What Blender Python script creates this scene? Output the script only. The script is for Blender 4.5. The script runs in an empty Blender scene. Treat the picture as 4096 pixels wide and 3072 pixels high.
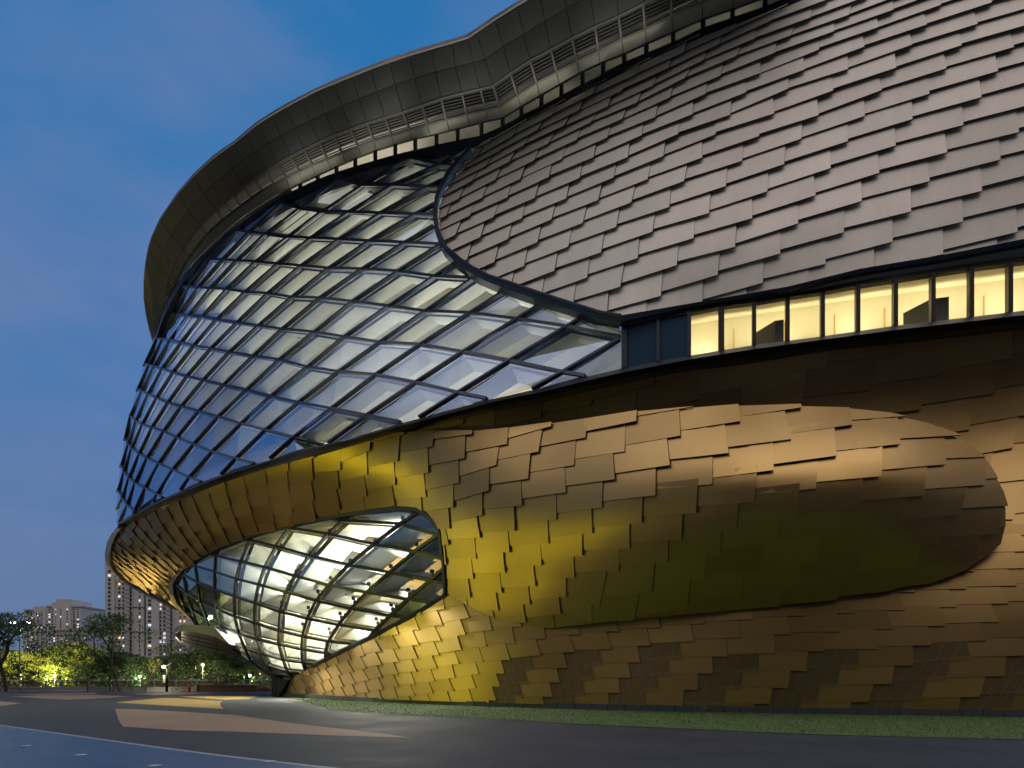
import bpy, math, random
import numpy as np
from mathutils import Vector, Matrix
random.seed(7); RNG = np.random.RandomState(5)
S = bpy.context.scene; COL = S.collection
# ------------------------------------------------------------------ camera
F = 2730.0; CX = 2048.0; HZ = 2705.0; EYE = 1.6      # photo pixels: focal length, centre, horizon
cam = bpy.data.cameras.new('camera'); co = bpy.data.objects.new('camera', cam); COL.objects.link(co)
cam.sensor_width = 36; cam.lens = 36 * F / 4096; cam.shift_y = (HZ - 1536) / 4096
cam.clip_start = .1; cam.clip_end = 6000
co.location = (0, 0, EYE); co.rotation_euler = (math.pi / 2, 0, 0); S.camera = co
# ------------------------------------------------------------------ world: dusk sky
W = bpy.data.worlds.new('World'); S.world = W; W.use_nodes = True
nt = W.node_tree; nd = nt.nodes; lk = nt.links; nd.clear()
out = nd.new('ShaderNodeOutputWorld'); bg = nd.new('ShaderNodeBackground')
sky = nd.new('ShaderNodeTexSky'); sky.sky_type = 'NISHITA'; sky.sun_disc = False
SUN_EL, SUN_ROT = math.radians(1.0), math.radians(205)
sky.sun_elevation = SUN_EL; sky.sun_rotation = SUN_ROT; sky.ozone_density = 3.0; sky.air_density = 1.0; sky.dust_density = 1.2
tc = nd.new('ShaderNodeTexCoord')
mp = nd.new('ShaderNodeMapping'); mp.inputs['Scale'].default_value = (1.0, 1.0, 2.2); mp.inputs['Rotation'].default_value = (.5, .5, .3)
n1 = nd.new('ShaderNodeTexNoise'); n1.inputs['Scale'].default_value = 2.6; n1.inputs['Detail'].default_value = 4; n1.inputs['Roughness'].default_value = .5
rp = nd.new('ShaderNodeValToRGB'); rp.color_ramp.elements[0].position = .40; rp.color_ramp.elements[1].position = .68
mx = nd.new('ShaderNodeMix'); mx.data_type = 'RGBA'
hs = nd.new('ShaderNodeHueSaturation'); hs.inputs['Saturation'].default_value = 1.0
lk.new(tc.outputs['Generated'], mp.inputs[0]); lk.new(mp.outputs[0], n1.inputs[0]); lk.new(n1.outputs[0], rp.inputs[0])
sc_ = nd.new('ShaderNodeMath'); sc_.operation = 'MULTIPLY'; sc_.inputs[1].default_value = .9
lk.new(rp.outputs[0], sc_.inputs[0]); lk.new(sc_.outputs[0], mx.inputs[0])
# clear dusk air: deep blue overhead, paler low down, brighter towards the afterglow behind the viewer
sx = nd.new('ShaderNodeSeparateXYZ'); lk.new(tc.outputs['Generated'], sx.inputs[0])
rz = nd.new('ShaderNodeValToRGB'); cr = rz.color_ramp
cr.elements[0].position = 0.0; cr.elements[0].color = (.085, .155, .29, 1)
cr.elements[1].position = 1.0; cr.elements[1].color = (.02, .135, .36, 1)
for p_, c_ in ((.12, (.085, .165, .32, 1)), (.35, (.06, .175, .40, 1)), (.62, (.022, .165, .41, 1))):
    e_ = cr.elements.new(p_); e_.color = c_
lk.new(sx.outputs[2], rz.inputs[0])
glow = nd.new('ShaderNodeMapRange'); glow.inputs[1].default_value = .45; glow.inputs[2].default_value = -.35
glow.inputs[3].default_value = 0; glow.inputs[4].default_value = 1
lk.new(sx.outputs[1], glow.inputs[0])
gz = nd.new('ShaderNodeMapRange'); gz.interpolation_type = 'SMOOTHSTEP'; gz.inputs[1].default_value = .42; gz.inputs[2].default_value = .80; gz.inputs[3].default_value = 0; gz.inputs[4].default_value = 1
lk.new(sx.outputs[2], gz.inputs[0])
low = nd.new('ShaderNodeMix'); low.data_type = 'RGBA'; lk.new(gz.outputs[0], low.inputs[0]); low.inputs[6].default_value = (.018, .018, .024, 1); low.inputs[7].default_value = (1.34, 1.22, 1.18, 1)
ad = nd.new('ShaderNodeMix'); ad.data_type = 'RGBA'; ad.blend_type = 'ADD'; ad.inputs[0].default_value = .04
lk.new(mx.outputs[2], ad.inputs[6]); lk.new(sky.outputs[0], ad.inputs[7]); ad_out = ad.outputs[2]
gm = nd.new('ShaderNodeMix'); gm.data_type = 'RGBA'; lk.new(glow.outputs[0], gm.inputs[0])
lk.new(ad_out, gm.inputs[6]); lk.new(low.outputs[2], gm.inputs[7])
lk.new(rz.outputs[0], mx.inputs[6])
mx.inputs[7].default_value = (.145, .205, .40, 1)
lk.new(gm.outputs[2], bg.inputs[0]); bg.inputs[1].default_value = 1.0; lk.new(bg.outputs[0], out.inputs[0])
# the last daylight
sl = bpy.data.lights.new('dusk_light', 'SUN'); sl.energy = .05; sl.angle = math.radians(30); sl.color = (1, .86, .74)
so = bpy.data.objects.new('dusk_light', sl); COL.objects.link(so); so.rotation_euler = (math.radians(32), 0, math.radians(-25))
S.view_settings.view_transform = 'Standard'; S.view_settings.look = 'None'; S.view_settings.gamma = 1
S.view_settings.exposure = 0.0
S.cycles.use_denoising = True; S.cycles.max_bounces = 8; S.cycles.transparent_max_bounces = 16
S.cycles.caustics_reflective = False; S.cycles.caustics_refractive = False; S.cycles.sample_clamp_indirect = 4
# ------------------------------------------------------------------ helpers
def up(px, py, Y): return Vector(((px - CX) / F * Y, Y, EYE + (HZ - py) / F * Y))
def gp(px, py, z=0.0):
    Y = (EYE - z) * F / (py - HZ); return Vector(((px - CX) / F * Y, Y, z))
def Zc(ox, oy, z, pts): return [(ox + p[-2] / z, oy + p[-1] / z) for p in pts]
def ZL(ox, oy, z, pts): return [(p[0], p[1], ox + p[2] / z, oy + p[3] / z) for p in pts]
class TPS:
    def __init__(s, src, val, lam=0.0):
        s.x = np.array(src, float); v = np.array(val, float)
        s.m = s.x.mean(0); s.sc = s.x.std(0).max(); X = (s.x - s.m) / s.sc; s.X = X
        n = len(X); K = s.k(X, X) + lam * np.eye(n); P = np.hstack([np.ones((n, 1)), X])
        A = np.vstack([np.hstack([K, P]), np.hstack([P.T, np.zeros((3, 3))])])
        s.w = np.linalg.solve(A, np.concatenate([v, np.zeros((3,) + v.shape[1:])]))
    @staticmethod
    def k(a, b):
        r2 = ((a[:, None] - b[None]) ** 2).sum(2); return .5 * r2 * np.log(r2 + 1e-12)
    def __call__(s, q):
        q = (np.atleast_2d(np.array(q, float)) - s.m) / s.sc
        return s.k(q, s.X) @ s.w[:-3] + np.hstack([np.ones((len(q), 1)), q]) @ s.w[-3:]
class Surf:
    """smooth wall: depth known at a few places of the elevation, 1/depth interpolated"""
    def __init__(s, pts, lam=1.5e-3): s.t = TPS([(a, b) for a, b, c in pts], [1 / c for a, b, c in pts], lam)
    def Y(s, q): return 1 / s.t(q)
    def P(s, x, y, off=0.0):
        Y = float(s.Y((x, y))[0]); p = up(x, y, Y)
        if off: p = p + s.N(x, y) * off
        return p
    def N(s, x, y):
        d = 12; Y = s.Y([(x - d, y), (x + d, y), (x, y - d), (x, y + d)])
        a = up(x - d, y, Y[0]); b = up(x + d, y, Y[1]); c = up(x, y - d, Y[2]); e = up(x, y + d, Y[3])
        n = (b - a).cross(c - e).normalized(); v = Vector((0, 0, EYE)) - up(x, y, float(Y.mean()))
        return n if n.dot(v) > 0 else -n
def _pn(s, q):
    q = np.array(q, float); d = 12; r = []
    for dx, dy in ((0, 0), (-d, 0), (d, 0), (0, -d), (0, d)):
        a = q + [dx, dy]; Y = s.Y(a); r.append(np.stack([(a[:, 0] - CX) / F * Y, Y, EYE + (HZ - a[:, 1]) / F * Y], 1))
    n = np.cross(r[2] - r[1], r[3] - r[4]); n /= np.linalg.norm(n, axis=1)[:, None]
    sg = np.sign((n * (np.array([0, 0, EYE]) - r[0])).sum(1)); return r[0], n * sg[:, None]
Surf.PN = _pn
def clip(subj, quad):
    area = sum(quad[k][0] * quad[(k + 1) % len(quad)][1] - quad[(k + 1) % len(quad)][0] * quad[k][1] for k in range(len(quad)))
    if area < 0: quad = quad[::-1]
    o = list(subj)
    for k in range(len(quad)):
        ax, ay = quad[k]; bx, by = quad[(k + 1) % len(quad)]
        inp = o; o = []
        if not inp: return []
        sd = [(bx - ax) * (p[1] - ay) - (by - ay) * (p[0] - ax) for p in inp]
        for m in range(len(inp)):
            p, q = inp[m - 1], inp[m]; sp, sq = sd[m - 1], sd[m]
            if (sp >= 0) != (sq >= 0):
                t = sp / (sp - sq); o.append((p[0] + t * (q[0] - p[0]), p[1] + t * (q[1] - p[1])))
            if sq >= 0: o.append(q)
    r = []
    for p in o:
        if not r or abs(p[0] - r[-1][0]) + abs(p[1] - r[-1][1]) > .6: r.append(p)
    if len(r) > 1 and abs(r[0][0] - r[-1][0]) + abs(r[0][1] - r[-1][1]) < .6: r.pop()
    return r if len(r) > 2 else []
def parea(p): return abs(sum(p[k - 1][0] * p[k][1] - p[k][0] * p[k - 1][1] for k in range(len(p)))) / 2
def inside(p, poly):
    x, y = p; c = False
    for k in range(len(poly)):
        x1, y1 = poly[k - 1]; x2, y2 = poly[k]
        if (y1 > y) != (y2 > y) and x < (x2 - x1) * (y - y1) / (y2 - y1) + x1: c = not c
    return c
class MB:
    def __init__(s): s.v = []; s.f = []; s.m = []; s.uv = []; s.sm = []
    def poly(s, pts, mi=0, uv=None):
        b = len(s.v); s.v += [tuple(p) for p in pts]; s.f.append(list(range(b, b + len(pts)))); s.m.append(mi); s.uv.append(uv); s.sm.append(False)
    def slab(s, front, back, mi=0, side=None, uv=None):
        side = mi if side is None else side
        s.poly(front, mi, uv); s.poly(back[::-1], side)
        n = len(front)
        for k in range(n): s.poly([front[k], back[k], back[(k + 1) % n], front[(k + 1) % n]], side)
    def box(s, x0, x1, y0, y1, z0, z1, mi=0):
        c = [(x, y, z) for z in (z0, z1) for y in (y0, y1) for x in (x0, x1)]
        for q in ((0, 2, 3, 1), (4, 5, 7, 6), (0, 1, 5, 4), (2, 6, 7, 3), (0, 4, 6, 2), (1, 3, 7, 5)): s.poly([c[k] for k in q], mi)
    def bar(s, p, q, n, w, ho, hi, mi=0):
        d = (q - p)
        if d.length < .03: return
        d.normalize(); t = d.cross(n).normalized() * w / 2; e = d * .01
        c = [P_ + a * t + b for P_ in (p - e, q + e) for a in (-1, 1) for b in (n * ho, -n * hi)]
        for f in ((0, 1, 3, 2), (4, 6, 7, 5), (0, 4, 5, 1), (2, 3, 7, 6), (0, 2, 6, 4), (1, 5, 7, 3)): s.poly([c[k] for k in f], mi)
    def tube(s, pts, rad, n=8, mi=0):
        rings = []
        for k, p in enumerate(pts):
            p = Vector(p); a = Vector(pts[max(k - 1, 0)]); b = Vector(pts[min(k + 1, len(pts) - 1)])
            d = (b - a).normalized(); u = d.orthogonal().normalized() if k == 0 else (u - d * u.dot(d)).normalized()
            w = d.cross(u); r = rad[k] if isinstance(rad, (list, tuple)) else rad
            rings.append([p + (u * math.cos(t) + w * math.sin(t)) * r for t in [2 * math.pi * m / n for m in range(n)]])
        for a, b in zip(rings, rings[1:]):
            for m in range(n): s.poly([a[m], a[(m + 1) % n], b[(m + 1) % n], b[m]], mi)
        s.poly(rings[0][::-1], mi); s.poly(rings[-1], mi)
    def lathe(s, c, prof, n=12, mi=0):
        rings = [[(c[0] + r * math.cos(2 * math.pi * m / n), c[1] + r * math.sin(2 * math.pi * m / n), c[2] + z) for m in range(n)] for r, z in prof]
        for a, b in zip(rings, rings[1:]):
            for m in range(n): s.poly([a[m], a[(m + 1) % n], b[(m + 1) % n], b[m]], mi)
        s.poly(rings[0][::-1], mi); s.poly(rings[-1], mi)
    def build(s, name, mats, parent=None, smooth=False):
        me = bpy.data.meshes.new(name); me.from_pydata([tuple(v) for v in s.v], [], s.f)
        for m in (mats if isinstance(mats, (list, tuple)) else [mats]): me.materials.append(m)
        me.polygons.foreach_set('material_index', s.m)
        if any(s.sm): me.polygons.foreach_set('use_smooth', s.sm)
        if smooth: me.polygons.foreach_set('use_smooth', [True] * len(s.f))
        if any(u is not None for u in s.uv):
            L = me.uv_layers.new(name='UVMap'); k = 0; buf = []
            for f, u in zip(s.f, s.uv):
                for m in range(len(f)): buf += list(u[m]) if u is not None else [0, 0]
            L.data.foreach_set('uv', buf)
        me.update(); o = bpy.data.objects.new(name, me); COL.objects.link(o)
        if parent: o.parent = parent
        return o
def tag(o, label=None, cat=None, group=None, kind=None):
    if label: o['label'] = label
    if cat: o['category'] = cat
    if group: o['group'] = group
    if kind: o['kind'] = kind
    return o
def empty(name, loc=(0, 0, 0)):
    o = bpy.data.objects.new(name, None); COL.objects.link(o); o.location = loc; o.empty_display_size = .3; return o
def put(o, parent):      # parent o (built in world coordinates) to a moved empty
    o.parent = parent; o.location = -Vector(parent.location); return o
# ------------------------------------------------------------------ materials
def mat(name, col, rough=.6, metal=0., var=0., scale=3., bump=0., spec=None, coat=0, stretch=None, facevar=0., big=0.):
    m = bpy.data.materials.new(name); m.use_nodes = True; n = m.node_tree.nodes; l = m.node_tree.links
    b = n['Principled BSDF']; b.inputs['Base Color'].default_value = (*col, 1); b.inputs['Roughness'].default_value = rough
    b.inputs['Metallic'].default_value = metal
    if spec is not None: b.inputs['Specular IOR Level'].default_value = spec
    if coat: b.inputs['Coat Weight'].default_value = coat
    if var or bump or facevar:
        t = n.new('ShaderNodeTexCoord'); mp_ = n.new('ShaderNodeMapping'); l.new(t.outputs['Object'], mp_.inputs[0])
        if stretch: mp_.inputs['Scale'].default_value = stretch
        no = n.new('ShaderNodeTexNoise'); no.inputs['Scale'].default_value = scale; no.inputs['Detail'].default_value = 6; no.inputs['Roughness'].default_value = .65
        l.new(mp_.outputs[0], no.inputs[0])
        mr = n.new('ShaderNodeMapRange'); mr.inputs[1].default_value = .25; mr.inputs[2].default_value = .75
        mr.inputs[3].default_value = 1 - var; mr.inputs[4].default_value = 1 + var; l.new(no.outputs[0], mr.inputs[0])
        src = mr.outputs[0]
        if big:
            nb_ = n.new('ShaderNodeTexNoise'); nb_.inputs['Scale'].default_value = .35; nb_.inputs['Detail'].default_value = 8; nb_.inputs['Roughness'].default_value = .7; l.new(t.outputs['Object'], nb_.inputs[0])
            mb_ = n.new('ShaderNodeMapRange'); mb_.inputs[1].default_value = .3; mb_.inputs[2].default_value = .7; mb_.inputs[3].default_value = 1 - big; mb_.inputs[4].default_value = 1 + big; l.new(nb_.outputs[0], mb_.inputs[0])
            mu = n.new('ShaderNodeMath'); mu.operation = 'MULTIPLY'; l.new(src, mu.inputs[0]); l.new(mb_.outputs[0], mu.inputs[1]); src = mu.outputs[0]
            mr2 = n.new('ShaderNodeMapRange'); mr2.inputs[1].default_value = .3; mr2.inputs[2].default_value = .7; mr2.inputs[3].default_value = rough - .14; mr2.inputs[4].default_value = rough + .1; l.new(nb_.outputs[0], mr2.inputs[0]); l.new(mr2.outputs[0], b.inputs['Roughness'])
        if facevar:
            g = n.new('ShaderNodeNewGeometry'); m2 = n.new('ShaderNodeMapRange'); m2.inputs[3].default_value = 1 - facevar; m2.inputs[4].default_value = 1 + facevar
            l.new(g.outputs['Random Per Island'], m2.inputs[0]); mm = n.new('ShaderNodeMath'); mm.operation = 'MULTIPLY'
            l.new(src, mm.inputs[0]); l.new(m2.outputs[0], mm.inputs[1]); src = mm.outputs[0]
        vm = n.new('ShaderNodeVectorMath'); vm.operation = 'SCALE'; vm.inputs[0].default_value = col; l.new(src, vm.inputs['Scale'])
        l.new(vm.outputs[0], b.inputs['Base Color'])
        if bump:
            bp = n.new('ShaderNodeBump'); bp.inputs['Strength'].default_value = bump; bp.inputs['Distance'].default_value = .02
            l.new(no.outputs[0], bp.inputs['Height']); l.new(bp.outputs[0], b.inputs['Normal'])
    return m
def glass(name, tint, refl, rough=.03, base=.12):
    m = bpy.data.materials.new(name); m.use_nodes = True; n = m.node_tree.nodes; l = m.node_tree.links; n.clear()
    o = n.new('ShaderNodeOutputMaterial'); mix = n.new('ShaderNodeMixShader'); t = n.new('ShaderNodeBsdfTransparent'); g = n.new('ShaderNodeBsdfGlossy')
    t.inputs[0].default_value = (*tint, 1); g.inputs[0].default_value = (*refl, 1); g.inputs[1].default_value = rough
    lw = n.new('ShaderNodeLayerWeight'); lw.inputs[0].default_value = .30
    mr = n.new('ShaderNodeMapRange'); mr.inputs[3].default_value = base; mr.inputs[4].default_value = 1
    l.new(lw.outputs['Facing'], mr.inputs[0]); l.new(mr.outputs[0], mix.inputs[0]); l.new(t.outputs[0], mix.inputs[1]); l.new(g.outputs[0], mix.inputs[2]); l.new(mix.outputs[0], o.inputs[0])
    return m
def emit(name, col, st):
    m = bpy.data.materials.new(name); m.use_nodes = True; b = m.node_tree.nodes['Principled BSDF']
    b.inputs['Base Color'].default_value = (*col, 1); b.inputs['Emission Color'].default_value = (*col, 1); b.inputs['Emission Strength'].default_value = st
    return m
def area(name, loc, dirv, sx_, sy_, power, col, parent=None, spread=180):
    d = bpy.data.lights.new(name, 'AREA'); d.shape = 'RECTANGLE'; d.size = sx_; d.size_y = sy_; d.energy = power; d.color = col; d.spread = math.radians(spread)
    o = bpy.data.objects.new(name, d); COL.objects.link(o); o.location = loc
    o.rotation_euler = Vector(dirv).to_track_quat('-Z', 'Y').to_euler()
    if parent: o.parent = parent
    return o
def point(name, loc, power, col, r=.15, parent=None):
    d = bpy.data.lights.new(name, 'POINT'); d.energy = power; d.color = col; d.shadow_soft_size = r
    o = bpy.data.objects.new(name, d); COL.objects.link(o); o.location = loc
    if parent: o.parent = parent
    return o
M = dict(
 champ=mat('champagne_metal', (.80, .74, .66), .52, .16, .09, 1.1, 0, facevar=.07, stretch=(1, 1, .22)),
 gold=mat('gold_metal', (.53, .345, .135), .40, .93, .05, .6, 0, facevar=.13),
 edge=mat('tile_edge', (.06, .045, .03), .6, .3),
 backing=mat('backing', (.015, .012, .01), .8),
 rim=mat('gold_rim', (.36, .27, .13), .5, .7, .06, 1.2),
 dark=mat('dark_trim', (.018, .022, .035), .42, .3, .1, 2),
 navy=mat('navy_frame', (.055, .07, .115), .38, .35, .08, 3),
 bronze=mat('dark_bronze_frame', (.045, .042, .035), .4, .4, .08, 3),
 white=mat('painted_steel', (.66, .66, .60), .55, 0, .07, 1.0),
 flange=mat('beam_flange', (.20, .25, .33), .5, .1, .08, 2), flange2=mat('beam_flange_green', (.16, .18, .15), .5, .1, .12, 2),
 soffit=mat('grey_soffit', (.08, .085, .10), .5, .25, .05, .7, facevar=.09),
 fascia=mat('fascia_metal', (.30, .30, .33), .45, .6, .08, 2),
 soffit2=mat('pale_soffit', (.34, .34, .30), .42, .5, .04, .6, facevar=.03),
 louver=mat('louver_metal', (.20, .20, .20), .5, .4),
 cream=mat('cream_wall', (.86, .80, .66), .7, 0, .03, 1),
 wood=mat('ochre_panel', (.62, .40, .14), .6, 0, .08, 1.5),
 gcol=mat('grey_column', (.30, .32, .33), .5),
 glass=glass('facade_glass', (.70, .79, .92), (.60, .75, 1.0), .03, .10),
 eglass=glass('lower_glass', (.90, .96, .90), (.75, .85, .78), .03, .07),
 rglass=glass('ribbon_glass', (.97, .98, .92), (.8, .85, .9), .02, .03),
 spandrel=mat('spandrel_glass', (.05, .11, .20), .12, .3),
 asphalt=mat('asphalt', (.027, .032, .045), .80, 0, .30, 9, .5, big=.35),
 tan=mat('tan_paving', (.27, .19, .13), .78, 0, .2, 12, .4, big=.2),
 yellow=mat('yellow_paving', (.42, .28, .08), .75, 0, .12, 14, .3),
 blue=mat('blue_paving', (.040, .09, .19), .55, 0, .3, 12, .5, big=.3),
 line=mat('white_line', (.30, .34, .42), .6, 0, .1, 6),
 grass=mat('grass', (.065, .115, .03), .9, 0, .35, 2.2, .8, stretch=(1, .35, 1)),
 plinth=mat('plinth_stone', (.05, .06, .08), .5, 0, .15, 3),
 stone=mat('stone', (.33, .31, .28), .8, 0, .2, 4, .3),
 brick=mat('planter_brick', (.14, .085, .05), .85, 0, .25, 6, .4),
 kerb=mat('white_kerb', (.45, .47, .47), .5, 0, .08, 2),
 railwood=mat('rail_wood', (.17, .085, .05), .6, 0, .15, 5),
 steel=mat('steel', (.35, .36, .37), .4, .7),
 black=mat('black_metal', (.02, .02, .022), .5, .3),
 red=mat('red_paint', (.5, .03, .02), .4),
 bark=mat('bark', (.10, .075, .055), .9, 0, .3, 8, .5),
 tower=mat('tower_render', (.66, .63, .63), .9, 0, .06, .15),
 tower2=mat('tower_band', (.54, .51, .51), .9, 0, .06, .15),
 pane=mat('tower_pane', (.07, .11, .16), .15, 0),
 lit1=emit('lit_window_white', (.75, .85, 1.0), .9), lit2=emit('lit_window_warm', (1.0, .72, .42), 1.0),
 lampw=emit('lamp_glow', (1.0, .86, .55), 40), lampo=emit('lamp_glow_orange', (1.0, .6, .25), 25),
)
def leafmat(name, col, tr=.35):
    m = bpy.data.materials.new(name); m.use_nodes = True; n = m.node_tree.nodes; l = m.node_tree.links
    b = n['Principled BSDF']; o = n['Material Output']; b.inputs['Roughness'].default_value = .6
    g = n.new('ShaderNodeNewGeometry'); mr = n.new('ShaderNodeMapRange'); mr.inputs[3].default_value = .6; mr.inputs[4].default_value = 1.5
    l.new(g.outputs['Random Per Island'], mr.inputs[0]); vm = n.new('ShaderNodeVectorMath'); vm.operation = 'SCALE'; vm.inputs[0].default_value = col
    l.new(mr.outputs[0], vm.inputs['Scale']); l.new(vm.outputs[0], b.inputs['Base Color'])
    t = n.new('ShaderNodeBsdfTranslucent'); l.new(vm.outputs[0], t.inputs[0]); mix = n.new('ShaderNodeMixShader'); mix.inputs[0].default_value = tr
    l.new(b.outputs[0], mix.inputs[1]); l.new(t.outputs[0], mix.inputs[2]); l.new(mix.outputs[0], o.inputs[0]); return m
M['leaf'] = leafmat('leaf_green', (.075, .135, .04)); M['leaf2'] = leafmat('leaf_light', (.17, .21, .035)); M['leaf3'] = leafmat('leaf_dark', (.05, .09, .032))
# perforated sheet: round holes punched in rows
pm = mat('perforated_metal', (.30, .21, .11), .5, .6); M['perf'] = pm
n = pm.node_tree.nodes; l = pm.node_tree.links
uvn = n.new('ShaderNodeUVMap'); vo = n.new('ShaderNodeTexVoronoi'); vo.inputs['Scale'].default_value = 1; vo.inputs['Randomness'].default_value = 0
mpp = n.new('ShaderNodeMapping'); mpp.inputs['Scale'].default_value = (34, 16, 1); mpp.inputs['Rotation'].default_value = (0, 0, .6)
l.new(uvn.outputs[0], mpp.inputs[0]); l.new(mpp.outputs[0], vo.inputs['Vector'])
lt = n.new('ShaderNodeMath'); lt.operation = 'LESS_THAN'; lt.inputs[1].default_value = .36; l.new(vo.outputs['Distance'], lt.inputs[0])
tr_ = n.new('ShaderNodeBsdfTransparent'); mxs = n.new('ShaderNodeMixShader'); l.new(lt.outputs[0], mxs.inputs[0])
l.new(n['Principled BSDF'].outputs[0], mxs.inputs[1]); l.new(tr_.outputs[0], mxs.inputs[2]); l.new(mxs.outputs[0], n['Material Output'].inputs[0])
# ------------------------------------------------------------------ the building, measured in elevation
lv = lambda y, h=14.0: F * h / (HZ - y)
TRIM_T = [(467,2096),(481,2092),(546,2049),(630,2003),(706,1972),(820,1923),(942,1879),(1040,1851),(1189,1805),(1316,1773),(1442,1740),(1587,1697),(1700,1668),(1965,1597),(2194,1546),(2330,1511),(2492,1473),(2760,1422),(3017,1380),(3290,1345),(3581,1303),(3884,1268),(4096,1242),(4400,1206),(5400,1085)]
TRIM_B = [(468,2111),(508,2092),(568,2061),(652,2018),(765,1970),(893,1920),(1040,1871),(1256,1813),(1475,1753),(1696,1700),(1969,1631),(2159,1597),(2400,1538),(2768,1464),(3305,1383),(4096,1293),(4400,1262),(5400,1150)]
yT = lambda x: float(np.interp(x, [p[0] for p in TRIM_T], [p[1] for p in TRIM_T]))
yB = lambda x: float(np.interp(x, [p[0] for p in TRIM_B], [p[1] for p in TRIM_B]))
trimY = [(x, y, lv(y)) for x, y in TRIM_B]
BASE = [(1118,2786),(1500,2808),(1900,2825),(2300,2836),(2700,2846),(3096,2853),(3593,2861),(4096,2869),(4400,2873)]
PLT = [(1118,2781),(1500,2797),(1900,2810),(2300,2822),(2700,2833),(3096,2843),(3593,2854),(4096,2862),(4400,2866)]
baseY = [(x, y, EYE * F / (y - HZ)) for x, y in BASE]
sWall = Surf([p for p in trimY if p[0] > 1400] + baseY + [(2400,1640,32.9),(3000,1600,30.6),(3500,1600,29.0),(4000,1700,27.9),(4300,1950,26.6),(4096,2200,26.7),(4300,2500,25.9),
  (3400,2480,28.3),(3000,2480,29.5),(2500,2540,32.3),(2100,2560,34.6),(1850,2500,37.1),(1180,2705,52.2),(1350,2620,46.4),(1500,2545,42.4),(1650,2470,39.9),(1790,2385,38.0)])
sB = Surf([p for p in trimY if p[0] < 1500] + [(1696,1735,37.4),(2166,1695,33.4),(2500,1650,30.3),(3000,1620,27.6),(3400,1635,26.7),(3700,1690,26.4),(3900,1800,26.6),(4020,2000,26.6),(4020,2110,26.6),
  (3950,2230,26.8),(3700,2330,27.5),(3400,2385,28.2),(3000,2432,29.4),(2500,2478,32.1),(2200,2508,33.9),(1950,2458,36.0),(1790,2372,37.9),
  (3000,2000,25.7),(3400,1950,24.8),(3700,2000,25.2),(2500,2000,29.0),(2100,2000,32.9),(1850,2050,35.8),(2500,2300,30.4),(3000,2200,27.2),(3400,2200,26.3),(2100,2300,33.9),(3000,1800,26.0),(3500,1780,25.1),
  (1500,1900,40.6),(1500,2030,42.4),(1200,1950,45.2),(1200,2090,48.4),(900,2000,50.0),(900,2180,54.2),(700,2150,57),(720,2280,59),(560,2150,61.5),(560,2280,65),(450,2200,65.5),(425,2215,67.5),(650,2380,66),(500,2330,68.5),(739,2440,64.5)])
sDrum = Surf([(x, y, lv(y) + .35) for x, y in TRIM_T if 520 < x < 2500] + [(734,1148,52.6),(825,1037,49.1),(957,922,45.9),(1133,811,43.2),(1360,713,41.1),(1639,637,39.6),(1880,600,38.9),
  (672,1257,61),(692,1253,57.2),(719,1255,55.4),(813,1265,51.9),(954,1290,48.4),(1134,1318,45.4),(1376,1352,42.4),(1683,1383,39.3),(2042,1448,35.4),
  (620,1355,63),(654,1360,58.5),(729,1371,54.5),(848,1395,51.2),(580,1458,64),(620,1468,59.6),(752,1505,53.5),
  (553,1558,65),(597,1577,60.0),(729,1626,54.6),(879,1668,50.6),(1065,1723,47.0),(1304,1781,43.3),(520,1665,66),(560,1690,61),(658,1726,56.4),(501,1755,66.5),(540,1793,62),(486,1860,67),(530,1900,61.8),(631,1980,56.2),(473,1961,67.5),(500,2000,63.5),(466,2085,67),
  (1896,1113,37.2),(1767,980,38.3),(1750,850,38.8),(2271,1310,33.2),(2492,1355,31.6),(1100,1056,45.2),(1482,966,41.6),(1284,845,43)])
sUp = Surf([(1900,596,38.3),(2090,480,36.6),(2300,380,35.0),(2589,245,33.0),(2698,185,32.3),(3100,45,30.4),(3500,-90,28.9),(4300,-400,26.2),
  (2495,1276,31.0),(2753,1230,30.0),(3148,1161,28.5),(3435,1092,27.7),(3765,1038,26.9),(4096,973,26.1),(4350,925,25.5),
  (1758,843,38.4),(1783,973,37.8),(1902,1083,36.7),(2066,1150,34.9),(2289,1223,32.8),(2200,800,34.7),(2500,700,32.2),(3000,600,29.7),(3500,500,28.0),(4096,400,26.0),(3500,850,27.5),(3000,950,28.8),(2600,1050,30.6)])
B = empty('museum_building', (0, 45, 0)); tag(B, 'large curved museum with glazed drum, scale like metal cladding and overhanging roof', 'building')
def part(mb, name, mats, parent=None, smooth=False):
    o = mb.build(name, mats, None, smooth)
    if parent is None: o.parent = B; o.matrix_parent_inverse = Matrix.Translation(-B.location)
    else: o.parent = parent; o.matrix_parent_inverse = Matrix.Identity(4)
    return o
def sheet(mb, region, surf, step, off, mi=0, back=None):
    xs = [p[0] for p in region]; ys = [p[1] for p in region]
    for a in np.arange(min(xs), max(xs), step):
        for b in np.arange(min(ys), max(ys), step):
            c = clip(region, [(a, b), (a + step, b), (a + step, b + step), (a, b + step)])
            if c and parea(c) > 4:
                mb.poly([surf.P(x, y) + surf.N(x, y) * off if back is None else up(x, y, float(surf.Y((x, y))[0]) + back) for x, y in c], mi)
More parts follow.
